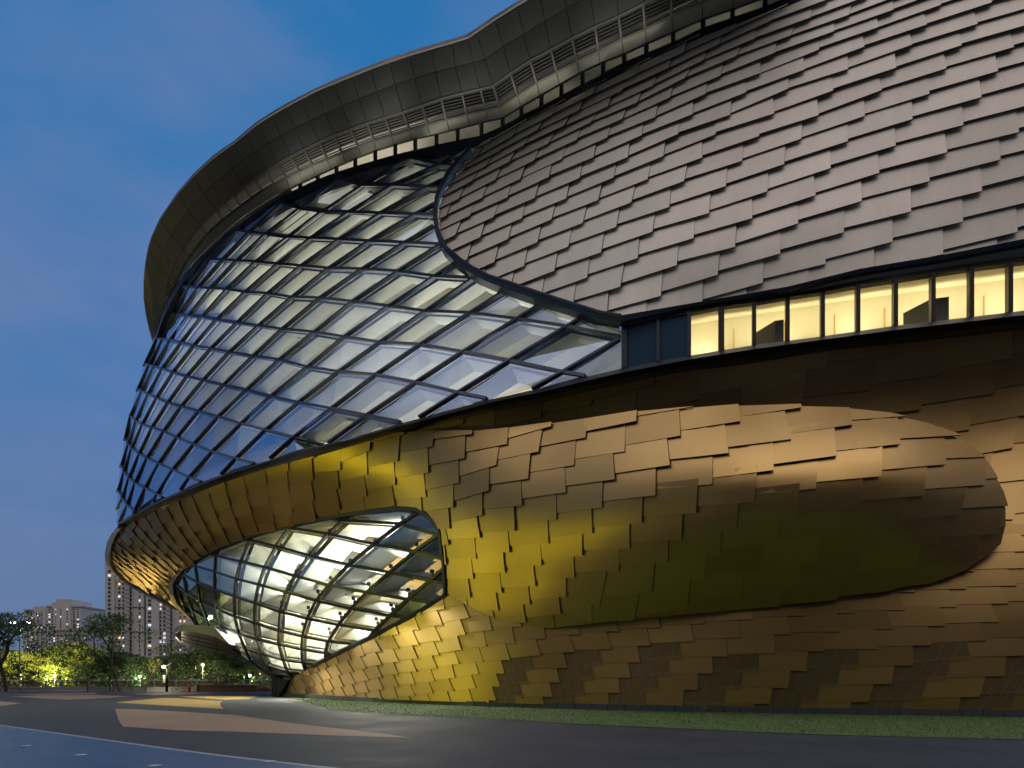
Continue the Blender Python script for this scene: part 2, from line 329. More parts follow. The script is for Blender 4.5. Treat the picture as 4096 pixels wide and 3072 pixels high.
def tiles(mb, lat, region, surf, efn, H, thick, ir, jr, pq=(.6, .9), special=None, jit=.012, mi=0, emi=1):
    T = TPS([(a, b) for a, b, x, y in lat], [(x, y) for a, b, x, y in lat], 2e-4)
    xs = [p[0] for p in region]; ys = [p[1] for p in region]; bb = (min(xs) - 20, max(xs) + 20, min(ys) - 20, max(ys) + 20)
    for i in range(*ir):
        for j in range(*jr):
            e1, e2, x1, x2 = efn(i, j)
            uvs = [(0, 0), (1, 0), (1, 1), (0, 1)]
            q = T([(i + u * x1 * e1[0] + v * x2 * e2[0], j + u * x1 * e1[1] + v * x2 * e2[1]) for u, v in uvs])
            if q[:, 0].max() < bb[0] or q[:, 0].min() > bb[1] or q[:, 1].max() < bb[2] or q[:, 1].min() > bb[3]: continue
            quad = [tuple(p) for p in q]
            ar = sum(quad[k][0] * quad[(k + 1) % 4][1] - quad[(k + 1) % 4][0] * quad[k][1] for k in range(4))
            if abs(ar) < 60 or np.linalg.norm(q[0] - q[2]) > 700: continue
            c = clip(region, quad)
            if not c or parea(c) < 12: continue
            A_ = np.linalg.inv(np.array([np.array(quad[1]) - quad[0], np.array(quad[3]) - quad[0]]).T)
            jv = jit * RNG.randn(3); G = 3; ids = {}; V = []; faces = []
            for gu in range(G):
                for gv in range(G):
                    def bl(u, v): return tuple((1 - u) * (1 - v) * q[0] + u * (1 - v) * q[1] + u * v * q[2] + (1 - u) * v * q[3])
                    cell = [bl(gu / G, gv / G), bl((gu + 1) / G, gv / G), bl((gu + 1) / G, (gv + 1) / G), bl(gu / G, (gv + 1) / G)]
                    cc = clip(c if len(c) > 4 else c, cell)
                    if not cc or parea(cc) < .5: continue
                    fi = []
                    for p in cc:
                        kx = (round(p[0] * 2), round(p[1] * 2))
                        if kx not in ids: ids[kx] = len(V); V.append(p)
                        if not fi or fi[-1] != ids[kx]: fi.append(ids[kx])
                    if len(fi) > 1 and fi[0] == fi[-1]: fi.pop()
                    if len(fi) > 2: faces.append(fi)
            if not faces: continue
            P0, N0 = surf.PN(V); uv_ = (A_ @ (np.array(V) - quad[0]).T).T
            hh_ = H * (1 - pq[0] * x1 * uv_[:, 0] - pq[1] * x2 * uv_[:, 1]) + jv[0] + jv[1] * (uv_[:, 0] - .5) + jv[2] * (uv_[:, 1] - .5)
            fr3 = P0 + N0 * hh_[:, None]; bk3 = fr3 - N0 * thick
            if special and special(i, j):
                special.out.append(([Vector(v) for v in fr3], faces, [tuple(u) for u in uv_], Vector(N0.mean(0)), [Vector(v) for v in surf.PN(quad)[0]])); continue
            base = len(mb.v); mb.v += [tuple(v) for v in fr3]
            ec = {}
            for fi in faces:
                mb.f.append([base + k for k in fi]); mb.m.append(mi); mb.uv.append(None); mb.sm.append(True)
                for k in range(len(fi)): ec[(fi[k - 1], fi[k])] = 1
            for (k, m_) in ec:
                if (m_, k) not in ec: mb.poly([fr3[k], bk3[k], bk3[m_], fr3[m_]], emi)
# --- upper champagne egg
LU = ZL(2200,700,3.687,[(0,0,260,375),(1,0,728,400),(2,0,1212,438),(3,0,1768,508),(1,1,500,735),(2,1,995,795),(3,1,1520,865),(4,1,2125,960),(1,2,290,1083),(2,2,773,1168),(3,2,1308,1255),(4,2,1878,1353),(2,3,565,1535),(0,-1,455,75),(1,-1,955,70),(2,-1,1452,93),(3,-1,1985,130)])
LU += [(0,1,2211,886),(-1,0,2144.6,800.5),(-1,-1,2202,717.8),(-2,-1,2085.8,723),(-3,-1,1986,725.7),(-4,-1,1892,732.7),(-5,-1,1805.6,745.5),(-1,-2,2251.8,642.4),(-2,-2,2140.6,648.6),(-3,-2,2043,654.6),(-4,-2,1949,671),(-5,-2,1858.5,685.8),
 (-1,-3,2310.9,567.3),(-2,-3,2196,582),(-3,-3,2101,588),(-4,-3,2005,608.5),(-5,-3,1912.7,632),(-2,-4,2261,513.6),(-3,-4,2156.8,528.5),(-4,-4,2054,550.7),(-5,-4,1967,573),(-2,0,2035,797.8),(-3,0,1934,799.7),(-4,0,1839.5,802.4),
 (-1,1,2093,880),(-2,1,1979,876.5),(-3,1,1883,869),(-4,1,1790.7,869.7),(-3,2,1827,947.5),(5,2,2872.8,1104.7),(6,2,3051.5,1136),(3,3,2486.6,1155.6),(4,3,2645,1189),(4,0,2838,861.8),(5,0,3009,884),(5,1,2941.8,995),(4,-1,2904,756),(5,-1,3069,777),
 (0,-2,2380,640),(1,-2,2515,638.5),(2,-2,2656,634.6),(3,-2,2810,642),(4,-2,2969,654),(0,-3,2432.5,560),(1,-3,2570,552),(2,-3,2714.6,546),(3,-3,2862.6,546),(4,-3,3037,556),(-1,-4,2366,497.5),(0,-4,2493.6,487),(1,-4,2624.5,479.5),(2,-4,2773,470),(3,-4,2922,472),
 (0,-5,2552,420.7),(1,-5,2682,399),(2,-5,2826,386),(3,-5,2985,381),(-1,-5,2436.5,434.8),(0,-6,2615,350),(1,-6,2742,324),(2,-6,2882,313),(3,-6,3042,304),(-1,-6,2491,370),(0,-7,2678,283),(1,-7,2817,251),(2,-7,2945,237),(0,-8,2736,219),(1,-8,2878.6,188),(2,-8,3019.7,166),(1,-9,2939,126.6),(2,-9,3081,96),(-1,-7,2547.7,307)]
LU += ZL(3000,0,1.508,[(4,-4,145,705),(5,-4,412,715),(6,-4,690,714),(7,-4,977,735),(8,-4,1283,770),(9,-4,1617,810),(4,-5,230,555),(5,-5,500,565),(6,-5,793,560),(7,-5,1080,580),(8,-5,1392,605),(4,-6,328,440),(5,-6,590,435),(6,-6,880,430),(7,-6,1182,430),(8,-6,1492,445),
 (3,-7,153,335),(4,-7,416,312),(5,-7,688,300),(6,-7,975,290),(7,-7,1273,292),(8,-7,1587,300),(3,-8,243,232),(4,-8,505,207),(5,-8,775,185),(6,-8,1065,170),(7,-8,1370,162),(3,-9,362,127),(4,-9,597,107),(5,-9,860,82),(6,-9,1150,47),
 (5,-3,308,855),(6,-3,588,870),(7,-3,875,895),(8,-3,1185,935),(9,-3,1505,975),(5,-2,205,1010),(6,-2,484,1030),(7,-2,775,1060),(8,-2,1080,1105),(9,-2,1393,1165),(6,-1,393,1195),(7,-1,670,1230),(8,-1,965,1290),(9,-1,1278,1350),(10,-1,1607,1410),(6,0,287,1362),(7,0,563,1412),(8,0,855,1470),(9,0,1158,1545),(6,1,180,1540),(7,1,453,1600)])
R_UP = [(1897,602),(1842,666),(1810,710),(1780,764),(1766,796),(1758,843),(1758,884),(1764,924),(1783,973),(1801,1006),(1856,1052),(1902,1083),(1970,1118),(2066,1150),(2167,1185),(2289,1223),(2411,1261),(2495,1276),(2753,1230),(3148,1161),(3435,1092),(3765,1038),(4096,973),(4300,932),(4300,-420),(3500,-110),(3300,-35),(3100,45),(2813,140),(2585,245),(2300,385),(2090,490),(1935,572)]
mb = MB(); tiles(mb, LU, R_UP, sUp, lambda i, j: ((-1.0, .80), (-.26, -.72), 1.07, 1.25), .14, .06, (-8, 13), (-16, 7), (.55, .85))
up_clad = part(mb, 'upper_cladding', [M['champ'], M['edge']]); tag(up_clad, 'matt champagne metal scales on the upper wall')
mb = MB(); sheet(mb, R_UP, sUp, 110, -.28); part(mb, 'sheathing', M['backing'], up_clad)
# --- gold lip and bulge
LB = ZL(900,1650,2.765,[(0,0,722,885),(-1,0,475,787),(-2,0,215,690),(1,0,995,960),(2,0,1287,1070),(0,-1,712,638),(1,-1,985,745),(2,-1,1273,835),(3,-1,1580,920),(4,-1,1893,1028),(1,-2,994,500),(2,-2,1287,633),(3,-2,1585,680),(4,-2,1898,798),(3,-3,1615,420),(4,-3,1925,535),(4,-4,1995,240),(-2,1,258,907),(-1,1,500,1005),(0,1,757,1105),(-3,2,75,1043),(-2,2,308,1115),(-1,2,555,1197),(-3,3,147,1228),(-2,3,375,1310)])
LB += ZL(400,2000,3.687,[(-4,3,1743,262),(-5,3,1455,160),(-6,3,1205,110),(-4,4,1850,490),(-5,4,1585,405),(-6,4,1312,340),(-7,4,1082,280),(-8,4,850,230),(-5,5,1700,620),(-6,5,1445,545),(-7,5,1210,485),(-8,5,975,440),(-9,5,775,410),(-10,5,555,365),(-6,6,1580,740),(-7,6,1350,680),(-8,6,1117,630),(-9,6,903,570),(-10,6,708,540),(-11,6,545,525),
 (-7,7,1500,855),(-8,7,1280,800),(-9,7,1052,735),(-10,7,873,710),(-11,7,675,660),(-12,7,498,625),(-13,7,330,600),(-9,8,1225,890),(-10,8,1030,860),(-11,8,845,805),(-12,8,665,775),(-13,8,503,740),(-14,8,347,710),(-10,9,1195,1010),(-11,9,1010,950),(-12,9,830,905),(-13,9,670,885),(-14,9,520,850),(-15,9,387,825),(-16,9,257,800),
 (-12,10,1000,1050),(-13,10,833,1000),(-14,10,690,980),(-15,10,548,940),(-16,10,420,915),(-17,10,305,895),(-14,11,850,1085),(-15,11,712,1050),(-16,11,582,1035),(-17,11,468,1010),(-18,11,345,985),(-15,12,878,1160),(-16,12,748,1140),(-17,12,633,1115),(-18,12,508,1090)])
LB += ZL(1600,1600,2.765,[(5,-4,370,515),(6,-4,727,650),(7,-4,1073,725),(8,-4,1430,880),(9,-4,1848,1027),(5,-3,330,805),(5,-2,300,1070),(6,-3,667,920),(6,-2,608,1190),(6,-1,570,1420),(7,-3,995,1005),(7,-2,922,1275),(7,-1,905,1520),(8,-3,1365,1170),(8,-2,1287,1445),(8,-5,1542,582),(8,-6,1683,303),(9,-5,1935,730),(9,-6,2060,425),(9,-3,1742,1320),(9,-2,1657,1585),(6,-5,805,385),(7,-5,1193,497),(10,-3,2143,1470)])
LB += ZL(2300,1550,2.212,[(10,-7,553,313),(10,-6,445,573),(10,-5,365,820),(10,-4,247,1063),(10,-2,75,1483),(11,-7,938,440),(11,-6,850,697),(11,-5,722,957),(11,-4,600,1195),(11,-3,492,1420),(11,-2,397,1620),(12,-8,1463,320),(12,-7,1367,597),(12,-6,1222,858),(12,-5,1082,1105),(12,-4,950,1335),(12,-3,827,1540),(13,-9,2000,193),(13,-8,1910,475),(13,-7,1755,742),(13,-6,1590,1002),(13,-5,1435,1247),(13,-4,1287,1470),(14,-7,2127,895),(14,-6,1957,1145),(14,-5,1782,1370)])
LB += ZL(3096,1550,2.212,[(14,-8,548,623),(14,-9,690,350),(15,-9,1105,515),(15,-8,935,793),(15,-7,745,1055),(15,-6,567,1300),(15,-5,385,1515),(16,-9,1507,690),(16,-8,1307,960),(16,-7,1110,1225),(16,-6,915,1445),(17,-9,1850,870),(17,-8,1625,1125),(17,-7,1440,1370),(17,-6,1235,1583),(18,-8,1960,1297),(18,-7,1760,1515)])
LB += ZL(1600,2100,2.765,[(9,-1,1577,440),(9,0,1513,675),(9,1,1450,875),(9,2,1405,1072),(8,-1,1227,298),(8,0,1177,522),(8,1,1140,750),(8,2,1100,940),(7,0,855,375),(7,1,823,592),(7,2,795,797),(6,0,560,215),(10,-1,1943,573),(10,0,1850,785),(10,1,1790,975),(11,-1,2210,910),(11,0,2127,1070)])
EGG = [(685,2331),(705,2308),(731,2282),(807,2235),(875,2200),(942,2174),(983,2156),(1117,2117),(1182,2104),(1276,2082),(1464,2051),(1587,2037),(1641,2038),(1673,2040),(1711,2058),(1746,2094),(1768,2126),(1776,2186),(1786,2262),(1790,2330),(1791,2372),(1780,2390),(1650,2466),(1509,2539),(1382,2597),(1259,2658),(1176,2709),(1151,2724),(1110,2717),(1083,2704),(1026,2660),(977,2622),(899,2560),(850,2510),(795,2500),(770,2470),(739,2450),(706,2418),(688,2380)]
RIM_I = [(508,2104),(479,2130),(457,2174),(447,2212),(446,2236),(450,2260),(465,2287),(489,2315),(522,2340),(565,2364),(617,2391),(671,2416),(739,2448)]
RIM_O = [(467,2109),(445,2136),(428,2168),(419.5,2211.5),(420,2239),(428.5,2260),(445,2287.5),(470.5,2314.6),(508.5,2341.7),(563,2369),(617,2396),(671,2420),(739,2451)]
CREASE = [(1792,2370),(1831,2397),(1933,2451),(2027,2491),(2099,2505),(2160,2511),(2215,2509),(2368,2492),(2535,2475),(2752,2455),(2978,2433),(3254,2405),(3458,2374),(3720,2327),(3864,2277),(3968,2204),(4000,2174),(4018,2115),(4023,2029),(4009,1970),(3984,1912),(3950,1844),(3864,1767),(3810,1734),(3704,1693),(3565,1656),(3411,1635),(3204,1622),(2963,1623),(2724,1634),(2550,1647),(2343,1674),(2209,1691),(2023,1712),(1889,1724),(1725,1722),(1622,1729),(1515,1740)]
R_B = [(x, y) for x, y in TRIM_B if 560 < x < 1480][::-1] + RIM_I + [(p) for p in [(706,2418),(688,2380)]] + EGG[:20] + CREASE
def eB(i, j):
    t = min(max(i / 13., 0), 1); s_ = min(max(-i / 8., 0), 1)
    return ((-.96 - .08 * t, .60 + .2 * t - .03 * s_), (-.10 - .21 * t + .07 * s_, -.97 + .14 * t - .03 * s_), 1.10, 1.16)
mb = MB(); tiles(mb, LB, R_B, sB, eB, .11, .05, (-26, 24), (-18, 22), (.6, .6), jit=.014)
low_clad = part(mb, 'lower_cladding', [M['gold'], M['edge']]); tag(low_clad, 'gold metal scales on the swelling lower wall')
mb = MB(); sheet(mb, R_B, sB, 90, -.30); part(mb, 'sheathing', M['backing'], low_clad)
# closing skin behind the bulge and lip edges
mb = MB()
E_ = CREASE
for a, b in zip(E_, E_[1:]):
    p, q = sB.P(*a), sB.P(*b); p2 = up(a[0], a[1], max(float(sWall.Y(a)[0]) + .3, p.y + .3)); q2 = up(b[0], b[1], max(float(sWall.Y(b)[0]) + .3, q.y + .3))
    mb.poly([p - sB.N(*a) * .1, q - sB.N(*b) * .1, q2, p2])
part(mb, 'edge_return', M['edge'], low_clad)
mb = MB()
for k in range(len(RIM_I) - 1):
    a, b, c, d = RIM_I[k], RIM_I[k + 1], RIM_O[k + 1], RIM_O[k]
    f = [sB.P(*a, .22), sB.P(*b, .22), up(c[0], c[1], float(sB.Y(c)[0]) + .6), up(d[0], d[1], float(sB.Y(d)[0]) + .6)]
    mb.slab(f, [p + Vector((.5, 2.5, .3)) for p in f])
part(mb, 'lip_rim', M['rim'], smooth=False)
# --- plain wall around the bulge: upper zone and lower zone
LUW = ZL(2400,900,1.304,[(0,0,828,830),(1,0,1060,925),(-1,1,515,910),(1,-1,1172,742),(2,-1,1412,860),(3,-1,1670,965),(4,-1,1925,1070),(2,-2,1543,682),(3,-2,1777,783),(4,-2,2055,880),(3,-3,1890,597)]) + [(-3,2,2367.5,1620.6),(-4,3,2166,1669),(-6,4,1856,1695),(-5,4,1976,1730),(5,-1,4050,1794),(6,0,4050,2080),(6,1,3990,2200)]
R_U = [(1500,1748),(1696,1700),(1969,1631),(2159,1597),(2400,1538),(2768,1464),(3305,1383),(4096,1293),(4300,1272),(4300,2150),(4010,2130),(3940,2000),(3800,1850),(3500,1760),(3000,1740),(2600,1750),(2200,1790),(1750,1780)]
mb = MB(); tiles(mb, LUW, R_U, sWall, lambda i, j: ((-1.02, .86), (-.3, -.78), 1.08, 1.25), .07, .04, (-12, 14), (-10, 14), jit=.006)
LW = ZL(1100,2300,2.765,[(6,1,1885,377),(7,2,2157,472),(7,3,2117,660),(7,4,2072,828),(7,5,2045,982),(2,2,998,745),(3,2,1163,705),(4,2,1376,655),(5,2,1600,604),(6,2,1862,554),(6,3,1845,725),(5,3,1600,772),(4,3,1378,812),(3,3,1182,843),(2,3,1003,890),(1,3,848,933),(0,3,715,975),(-1,3,593,1022),(-2,3,495,1062),(-3,3,402,1102),(-4,3,325,1133),
 (6,4,1823,885),(5,4,1587,922),(4,4,1377,960),(3,4,1192,992),(2,4,1022,1032),(1,4,880,1070),(0,4,745,1103),(-1,4,638,1143),(-2,4,540,1185),(-3,4,455,1218),(-4,4,377,1255),(6,5,1803,1033),(5,5,1578,1067),(4,5,1375,1095),(3,5,1197,1130),(2,5,1048,1165),(1,5,900,1203),(0,5,773,1235),(-1,5,662,1265),(-2,5,568,1300),(-3,5,487,1328),
 (7,6,2000,1137),(6,6,1778,1180),(5,6,1560,1208),(4,6,1380,1230),(3,6,1210,1260),(2,6,1047,1297),(1,6,913,1320),(0,6,803,1350),(7,7,1990,1285),(6,7,1762,1310),(5,7,1553,1332),(4,7,1362,1357)])
LW += ZL(1600,2100,2.765,[(8,3,1028,1163),(8,4,965,1342),(8,5,930,1517),(8,6,880,1650),(9,3,1350,1125),(9,4,1280,1310),(9,5,1228,1493),(9,6,1165,1643),(10,4,1620,1253),(10,5,1565,1440),(10,6,1495,1605),(11,4,2000,1210),(11,5,1940,1408),(11,6,1860,1580)])
LW += ZL(2300,2200,2.212,[(12,6,250,1017),(13,6,583,995),(14,6,950,963),(15,6,1352,943),(16,6,1770,912),(12,5,327,878),(13,5,673,845),(14,5,1057,808),(15,5,1475,773),(16,5,1905,745),(12,7,172,1150),(13,7,497,1130),(14,7,843,1112),(15,7,1222,1092),(16,7,1625,1078),(17,7,2048,1070),(12,8,92,1280),(13,8,402,1262),(14,8,738,1252),(15,8,1087,1238),(16,8,1470,1230),(17,8,1885,1220),(13,9,305,1385),(15,9,955,1378),(16,9,1315,1373),(17,9,1723,1360)])
LW += ZL(3096,2200,2.212,[(18,7,743,1048),(19,7,1230,1020),(20,7,1732,965),(18,8,560,1212),(18,9,375,1362),(19,8,1035,1183),(19,9,835,1342),(20,8,1525,1148),(20,9,1300,1325),(21,8,2035,1115),(21,9,1815,1298)])
R_W = [(1122,2778),(1147,2734),(1176,2709),(1259,2658),(1382,2597),(1509,2539),(1650,2466),(1780,2390),(1791,2369),(1850,2372),(1950,2410),(2100,2460),(2300,2450),(2700,2410),(3200,2360),(3600,2300),(3850,2210),(3950,2110),(4010,2090),(4300,2120),(4300,2864),(4096,2861),(3593,2853),(3096,2842),(2700,2832),(2300,2821),(1900,2809),(1500,2796)]
def perf(i, j): return i % 2 == 0 and i >= 10 and j >= 6 + (i >= 16) + (i >= 22)
perf.out = []
tiles(mb, LW, R_W, sWall, lambda i, j: ((-.94, -.12), (-.33, -1.0), 1.12, 1.14), .07, .04, (-10, 27), (-4, 14), (.6, .45), special=perf, jit=.006)
wall = part(mb, 'wall_cladding', [M['gold'], M['edge']]); tag(wall, 'darker gold metal scales on the plain wall around the swelling')
mb = MB(); sheet(mb, R_U, sWall, 110, -.3); sheet(mb, R_W, sWall, 90, -.3); part(mb, 'sheathing', M['backing'], wall)
for fr, fcs, uv, nn, P3 in perf.out:
    m2 = MB()
    for f_ in fcs: m2.poly([fr[k] for k in f_], 0, [uv[k] for k in f_])
    o = part(m2, 'perforated_panel', M['perf'])
    m3 = MB()
    for t in (.1, .38, .66): m3.bar(P3[0].lerp(P3[1], t + .2) - nn * .1, P3[3].lerp(P3[2], t) - nn * .1, nn, .05, .0, .04)
    part(m3, 'brace', M['rim'], o)
# plinth
mb = MB()
for (a, b) in zip(range(len(BASE) - 1), range(1, len(BASE))):
    n_ = 6
    for k in range(n_):
        pts = []
        for t in (k / n_, (k + 1) / n_):
            x = BASE[a][0] * (1 - t) + BASE[b][0] * t; y = BASE[a][1] * (1 - t) + BASE[b][1] * t; p = gp(x, y); pts.append(p)
        p, q = pts; d = (q - p).normalized(); nn = Vector((d.y, -d.x, 0)); g_ = d * .012
        f = [p + g_ - Vector((0, 0, .15)), q - g_ - Vector((0, 0, .15)), q - g_ + Vector((0, 0, .27)), p + g_ + Vector((0, 0, .27))]
        mb.slab([v + nn * .12 for v in f], [v - nn * .5 for v in f])
part(mb, 'plinth', M['plinth'])
# --- glass drum
ND = [(-6,1,'')]
R1=[(610,55),(685,55),(763,60),(868,65),(990,78),(1118,90),(1270,105),(1455,110),(1655,120)]
def row(j, i0, pts, ox=0, oy=0, z=1.): return [(i0 + k, j, ox + x / z, oy + y / z) for k, (x, y) in enumerate(pts)]
ND = row(1,-6,[(610,55),(685,55),(763,60),(868,65),(990,78),(1118,90),(1270,105)],400,1000,1.3825)+[(-7,1,825,1037),(1,1,1452,1079),(2,1,1598,1087),(3,1,1744,1107),(4,1,1898,1115)]
ND += [(-7,2,734,1148),(-6,2,762,1147),(-5,2,798,1148),(-4,2,847,1152),(-3,2,912,1155),(-2,2,985,1169),(-1,2,1076,1175),(0,2,1172,1191),(1,2,1282,1195),(2,2,1414,1209),(3,2,1559,1227),(4,2,1706,1247),(5,2,1884,1255),(6,2,2072,1279),(7,2,2271,1310),(8,2,2492,1355)]
ND += [(-7,3,672,1257),(-6,3,692,1253),(-5,3,719,1256),(-4,3,758,1261),(-3,3,813,1265),(-2,3,872,1277),(-1,3,954,1290),(0,3,1039,1303),(1,3,1134,1318),(2,3,1261,1331),(3,3,1380,1351),(4,3,1522,1373),(5,3,1683,1382),(6,3,1854,1412),(7,3,2041,1447),(8,3,2254,1492)]
ND += [(-7,4,618,1355),(-6,4,632,1356),(-5,4,654,1360),(-4,4,685,1363),(-3,4,729,1371),(-2,4,779,1384),(-1,4,848,1395),(0,4,922,1409),(1,4,1018,1424),(2,4,1123,1439),(3,4,1235,1470),(4,4,1358,1490),(5,4,1505,1503),(6,4,1666,1534),(7,4,1836,1575)]
ND += [(-6,5,583,1458),(-5,5,600,1462),(-4,5,620,1468),(-3,5,653,1475),(-2,5,696,1490),(-1,5,752,1505),(0,5,817,1521),(1,5,897,1541),(2,5,990,1560),(3,5,1087,1586),(4,5,1199,1611),(5,5,1329,1637),(6,5,1470,1664)]
ND += [(-5,6,555,1558),(-4,6,571,1566),(-3,6,597,1577),(-2,6,630,1592),(-1,6,676,1611),(0,6,729,1626),(1,6,799,1645),(2,6,877,1668),(3,6,967,1697),(4,6,1065,1723),(5,6,1178,1752),(6,6,1304,1781)]
ND += [(-4,7,525,1665),(-3,7,548,1685),(-2,7,573,1699),(-1,7,612,1710),(0,7,658,1726),(1,7,711,1751),(2,7,779,1778),(3,7,852,1809),(4,7,946,1837)]
ND += [(-4,8,504,1755),(-3,8,517,1776),(-2,8,531,1793),(-1,8,561,1816),(0,8,592,1833),(1,8,639,1854),(2,8,695,1879),(3,8,761,1911),(-3,9,490,1860),(-2,9,500,1887),(-1,9,520,1912),(0,9,544,1932),(1,9,584,1953),(2,9,631,1980),(-2,10,477,1961),(-1,10,494,1993),(0,10,513,2020),(1,10,542,2046)]
ND += [(-6,0,957,922),(-5,0,1002,930),(-4,0,1068,935),(-3,0,1155,947),(-2,0,1247,954),(-1,0,1362,959),(0,0,1483,966),(1,0,1625,973),(2,0,1767,981),(-5,-1,1133,811),(-4,-1,1200,833),(-3,-1,1292,845),(-2,-1,1402,846),(-1,-1,1528,854),(0,-1,1665,861),(-4,-2,1360,713),(-3,-2,1453,741),(-2,-2,1574,743),(-1,-2,1715,752),(-3,-3,1639,637),(-2,-3,1761,665)]
R_D = [(1891,590),(1821,664),(1775,726),(1748,794),(1741,848),(1745,911),(1769,980),(1791,1015),(1823,1058),(1910,1124),(2026,1172),(2175,1215),(2351,1269),(2490,1318),(2492,1473)] + [p for p in TRIM_T if p[0] < 2400][::-1] + [(473,1961),(486,1860),(502,1755),(521,1665),(553,1558),(581,1458),(620,1355),(640,1318),(660,1275),(675,1245),(700,1200),(734,1144),(775,1090),(825,1034),(885,975),(957,918),(1040,860),(1133,806),(1240,755),(1360,708),(1500,668),(1639,632),(1770,606)]
def grid(nodes, region, surf, ir, jr, mats, names, dz, tilt, wA, wB, taper, gap=.4, fl=.86, minar=30):
    T = TPS([(a, b) for a, b, x, y in nodes], [(x, y) for a, b, x, y in nodes], 1e-5)
    known = {(a, b): (x, y) for a, b, x, y in nodes}
    def nd_(i, j): return known.get((i, j)) or tuple(T((i, j))[0])
    pane, frame, cas = MB(), MB(), MB(); segs = {}
    for i in range(*ir):
        for j in range(*jr):
            q = [nd_(i, j), nd_(i + 1, j), nd_(i + 1, j + 1), nd_(i, j + 1)]
            ar = sum(q[k][0] * q[(k + 1) % 4][1] - q[(k + 1) % 4][0] * q[k][1] for k in range(4))
            if ar < 80 or max(math.dist(q[0], q[2]), math.dist(q[1], q[3])) > 520: continue
            c = clip(region, q)
            if not c or parea(c) < minar: continue
            top = (np.array(q[0]) + q[1]) / 2; bot = (np.array(q[3]) + q[2]) / 2; dv = bot - top; L2 = (dv ** 2).sum()
            nn = surf.N(*np.array(c).mean(0))
            P_ = [surf.P(x, y) for x, y in c]
            fr = [P_[k] + nn * tilt * (1 - min(max(((np.array(c[k]) - top) @ dv) / L2, 0), 1)) for k in range(len(c))]
            pane.poly(fr)
            ce = sum(P_, Vector()) / len(P_)
            g_ = gap * min(1, (parea(c) / 6000) ** .5); o_ = [ce + (p - ce) * .985 - nn * g_ for p in P_]; f_ = [ce + (p - ce) * fl - nn * g_ for p in P_]; i_ = [ce + (p - ce) * taper - nn * dz for p in P_]; b_ = [p - nn * dz for p in P_]
            n_ = len(c)
            for k in range(n_):
                m_ = (k + 1) % n_
                if (P_[k] - P_[m_]).length < .25: continue
                cas.poly([o_[k], o_[m_], f_[m_], f_[k]], 1); cas.poly([f_[k], f_[m_], i_[m_], i_[k]]); cas.poly([i_[k], i_[m_], b_[m_], b_[k]])
            segs[('B', i, j)] = (q[0], q[1]); segs[('B', i, j + 1)] = (q[3], q[2]); segs[('A', i, j)] = (q[0], q[3]); segs[('A', i + 1, j)] = (q[1], q[2])
    for (kd, i, j), (a, b) in segs.items():
        ts = [k / 24 for k in range(25)]; ins = [t for t in ts if inside((a[0] + (b[0] - a[0]) * t, a[1] + (b[1] - a[1]) * t), region)]
        if len(ins) < 2: continue
        t0, t1 = min(ins), max(ins)
        for s0, s1 in ((t0, (t0 + t1) / 2), ((t0 + t1) / 2, t1)):
            p = (a[0] + (b[0] - a[0]) * s0, a[1] + (b[1] - a[1]) * s0); q = (a[0] + (b[0] - a[0]) * s1, a[1] + (b[1] - a[1]) * s1)
            nn = surf.N((p[0] + q[0]) / 2, (p[1] + q[1]) / 2)
            if kd == 'A': frame.bar(surf.P(*p), surf.P(*q), nn, wA, tilt + .08, .06)
            else: frame.bar(surf.P(*p), surf.P(*q), nn, wB, tilt + .05, .06)
    po = part(pane, names[0], mats[0]); part(frame, names[1], mats[1], po); part(cas, names[2], mats[2], po)
    return po
dr = grid(ND, R_D, sDrum, (-11, 11), (-6, 14), (M['glass'], M['navy'], [M['white'], M['flange']]), ('glass_facade', 'frame', 'lattice_beam'), 1.15, .12, .12, .16, .83, gap=.27, fl=.88)
tag(dr, 'bluish diamond glazing of the drum')
# inner hall wall of the drum and its lamps
R_Di = [(x, y) for x, y in R_D]
mb = MB(); sheet(mb, R_Di, sDrum, 130, 0, back=6.5); part(mb, 'hall_wall', M['cream'])
for (x, y, w, h, rad) in ((2200,1400,11,5,3.4),(1900,1480,9,5,3.2),(1600,1560,9,5,2.8),(1300,1680,8,4,2.2),(1850,1200,9,6,2.2),(1500,1350,9,8,2.2),(1150,1450,9,9,2.2),(850,1550,8,9,2.3),(1500,950,9,7,2.1),(1150,1050,9,7,2.2),(900,1200,8,7,2.3),(650,1750,8,9,2.5)):
    Y = float(sDrum.Y((x, y))[0]); p = up(x, y, Y + 5.6); nn = sDrum.N(x, y)
    area('hall_lamp', p, (nn.x, nn.y, -.15), w, h, rad * math.pi * w * h, (1, .90, .66), B).matrix_parent_inverse = Matrix.Translation(-B.location)
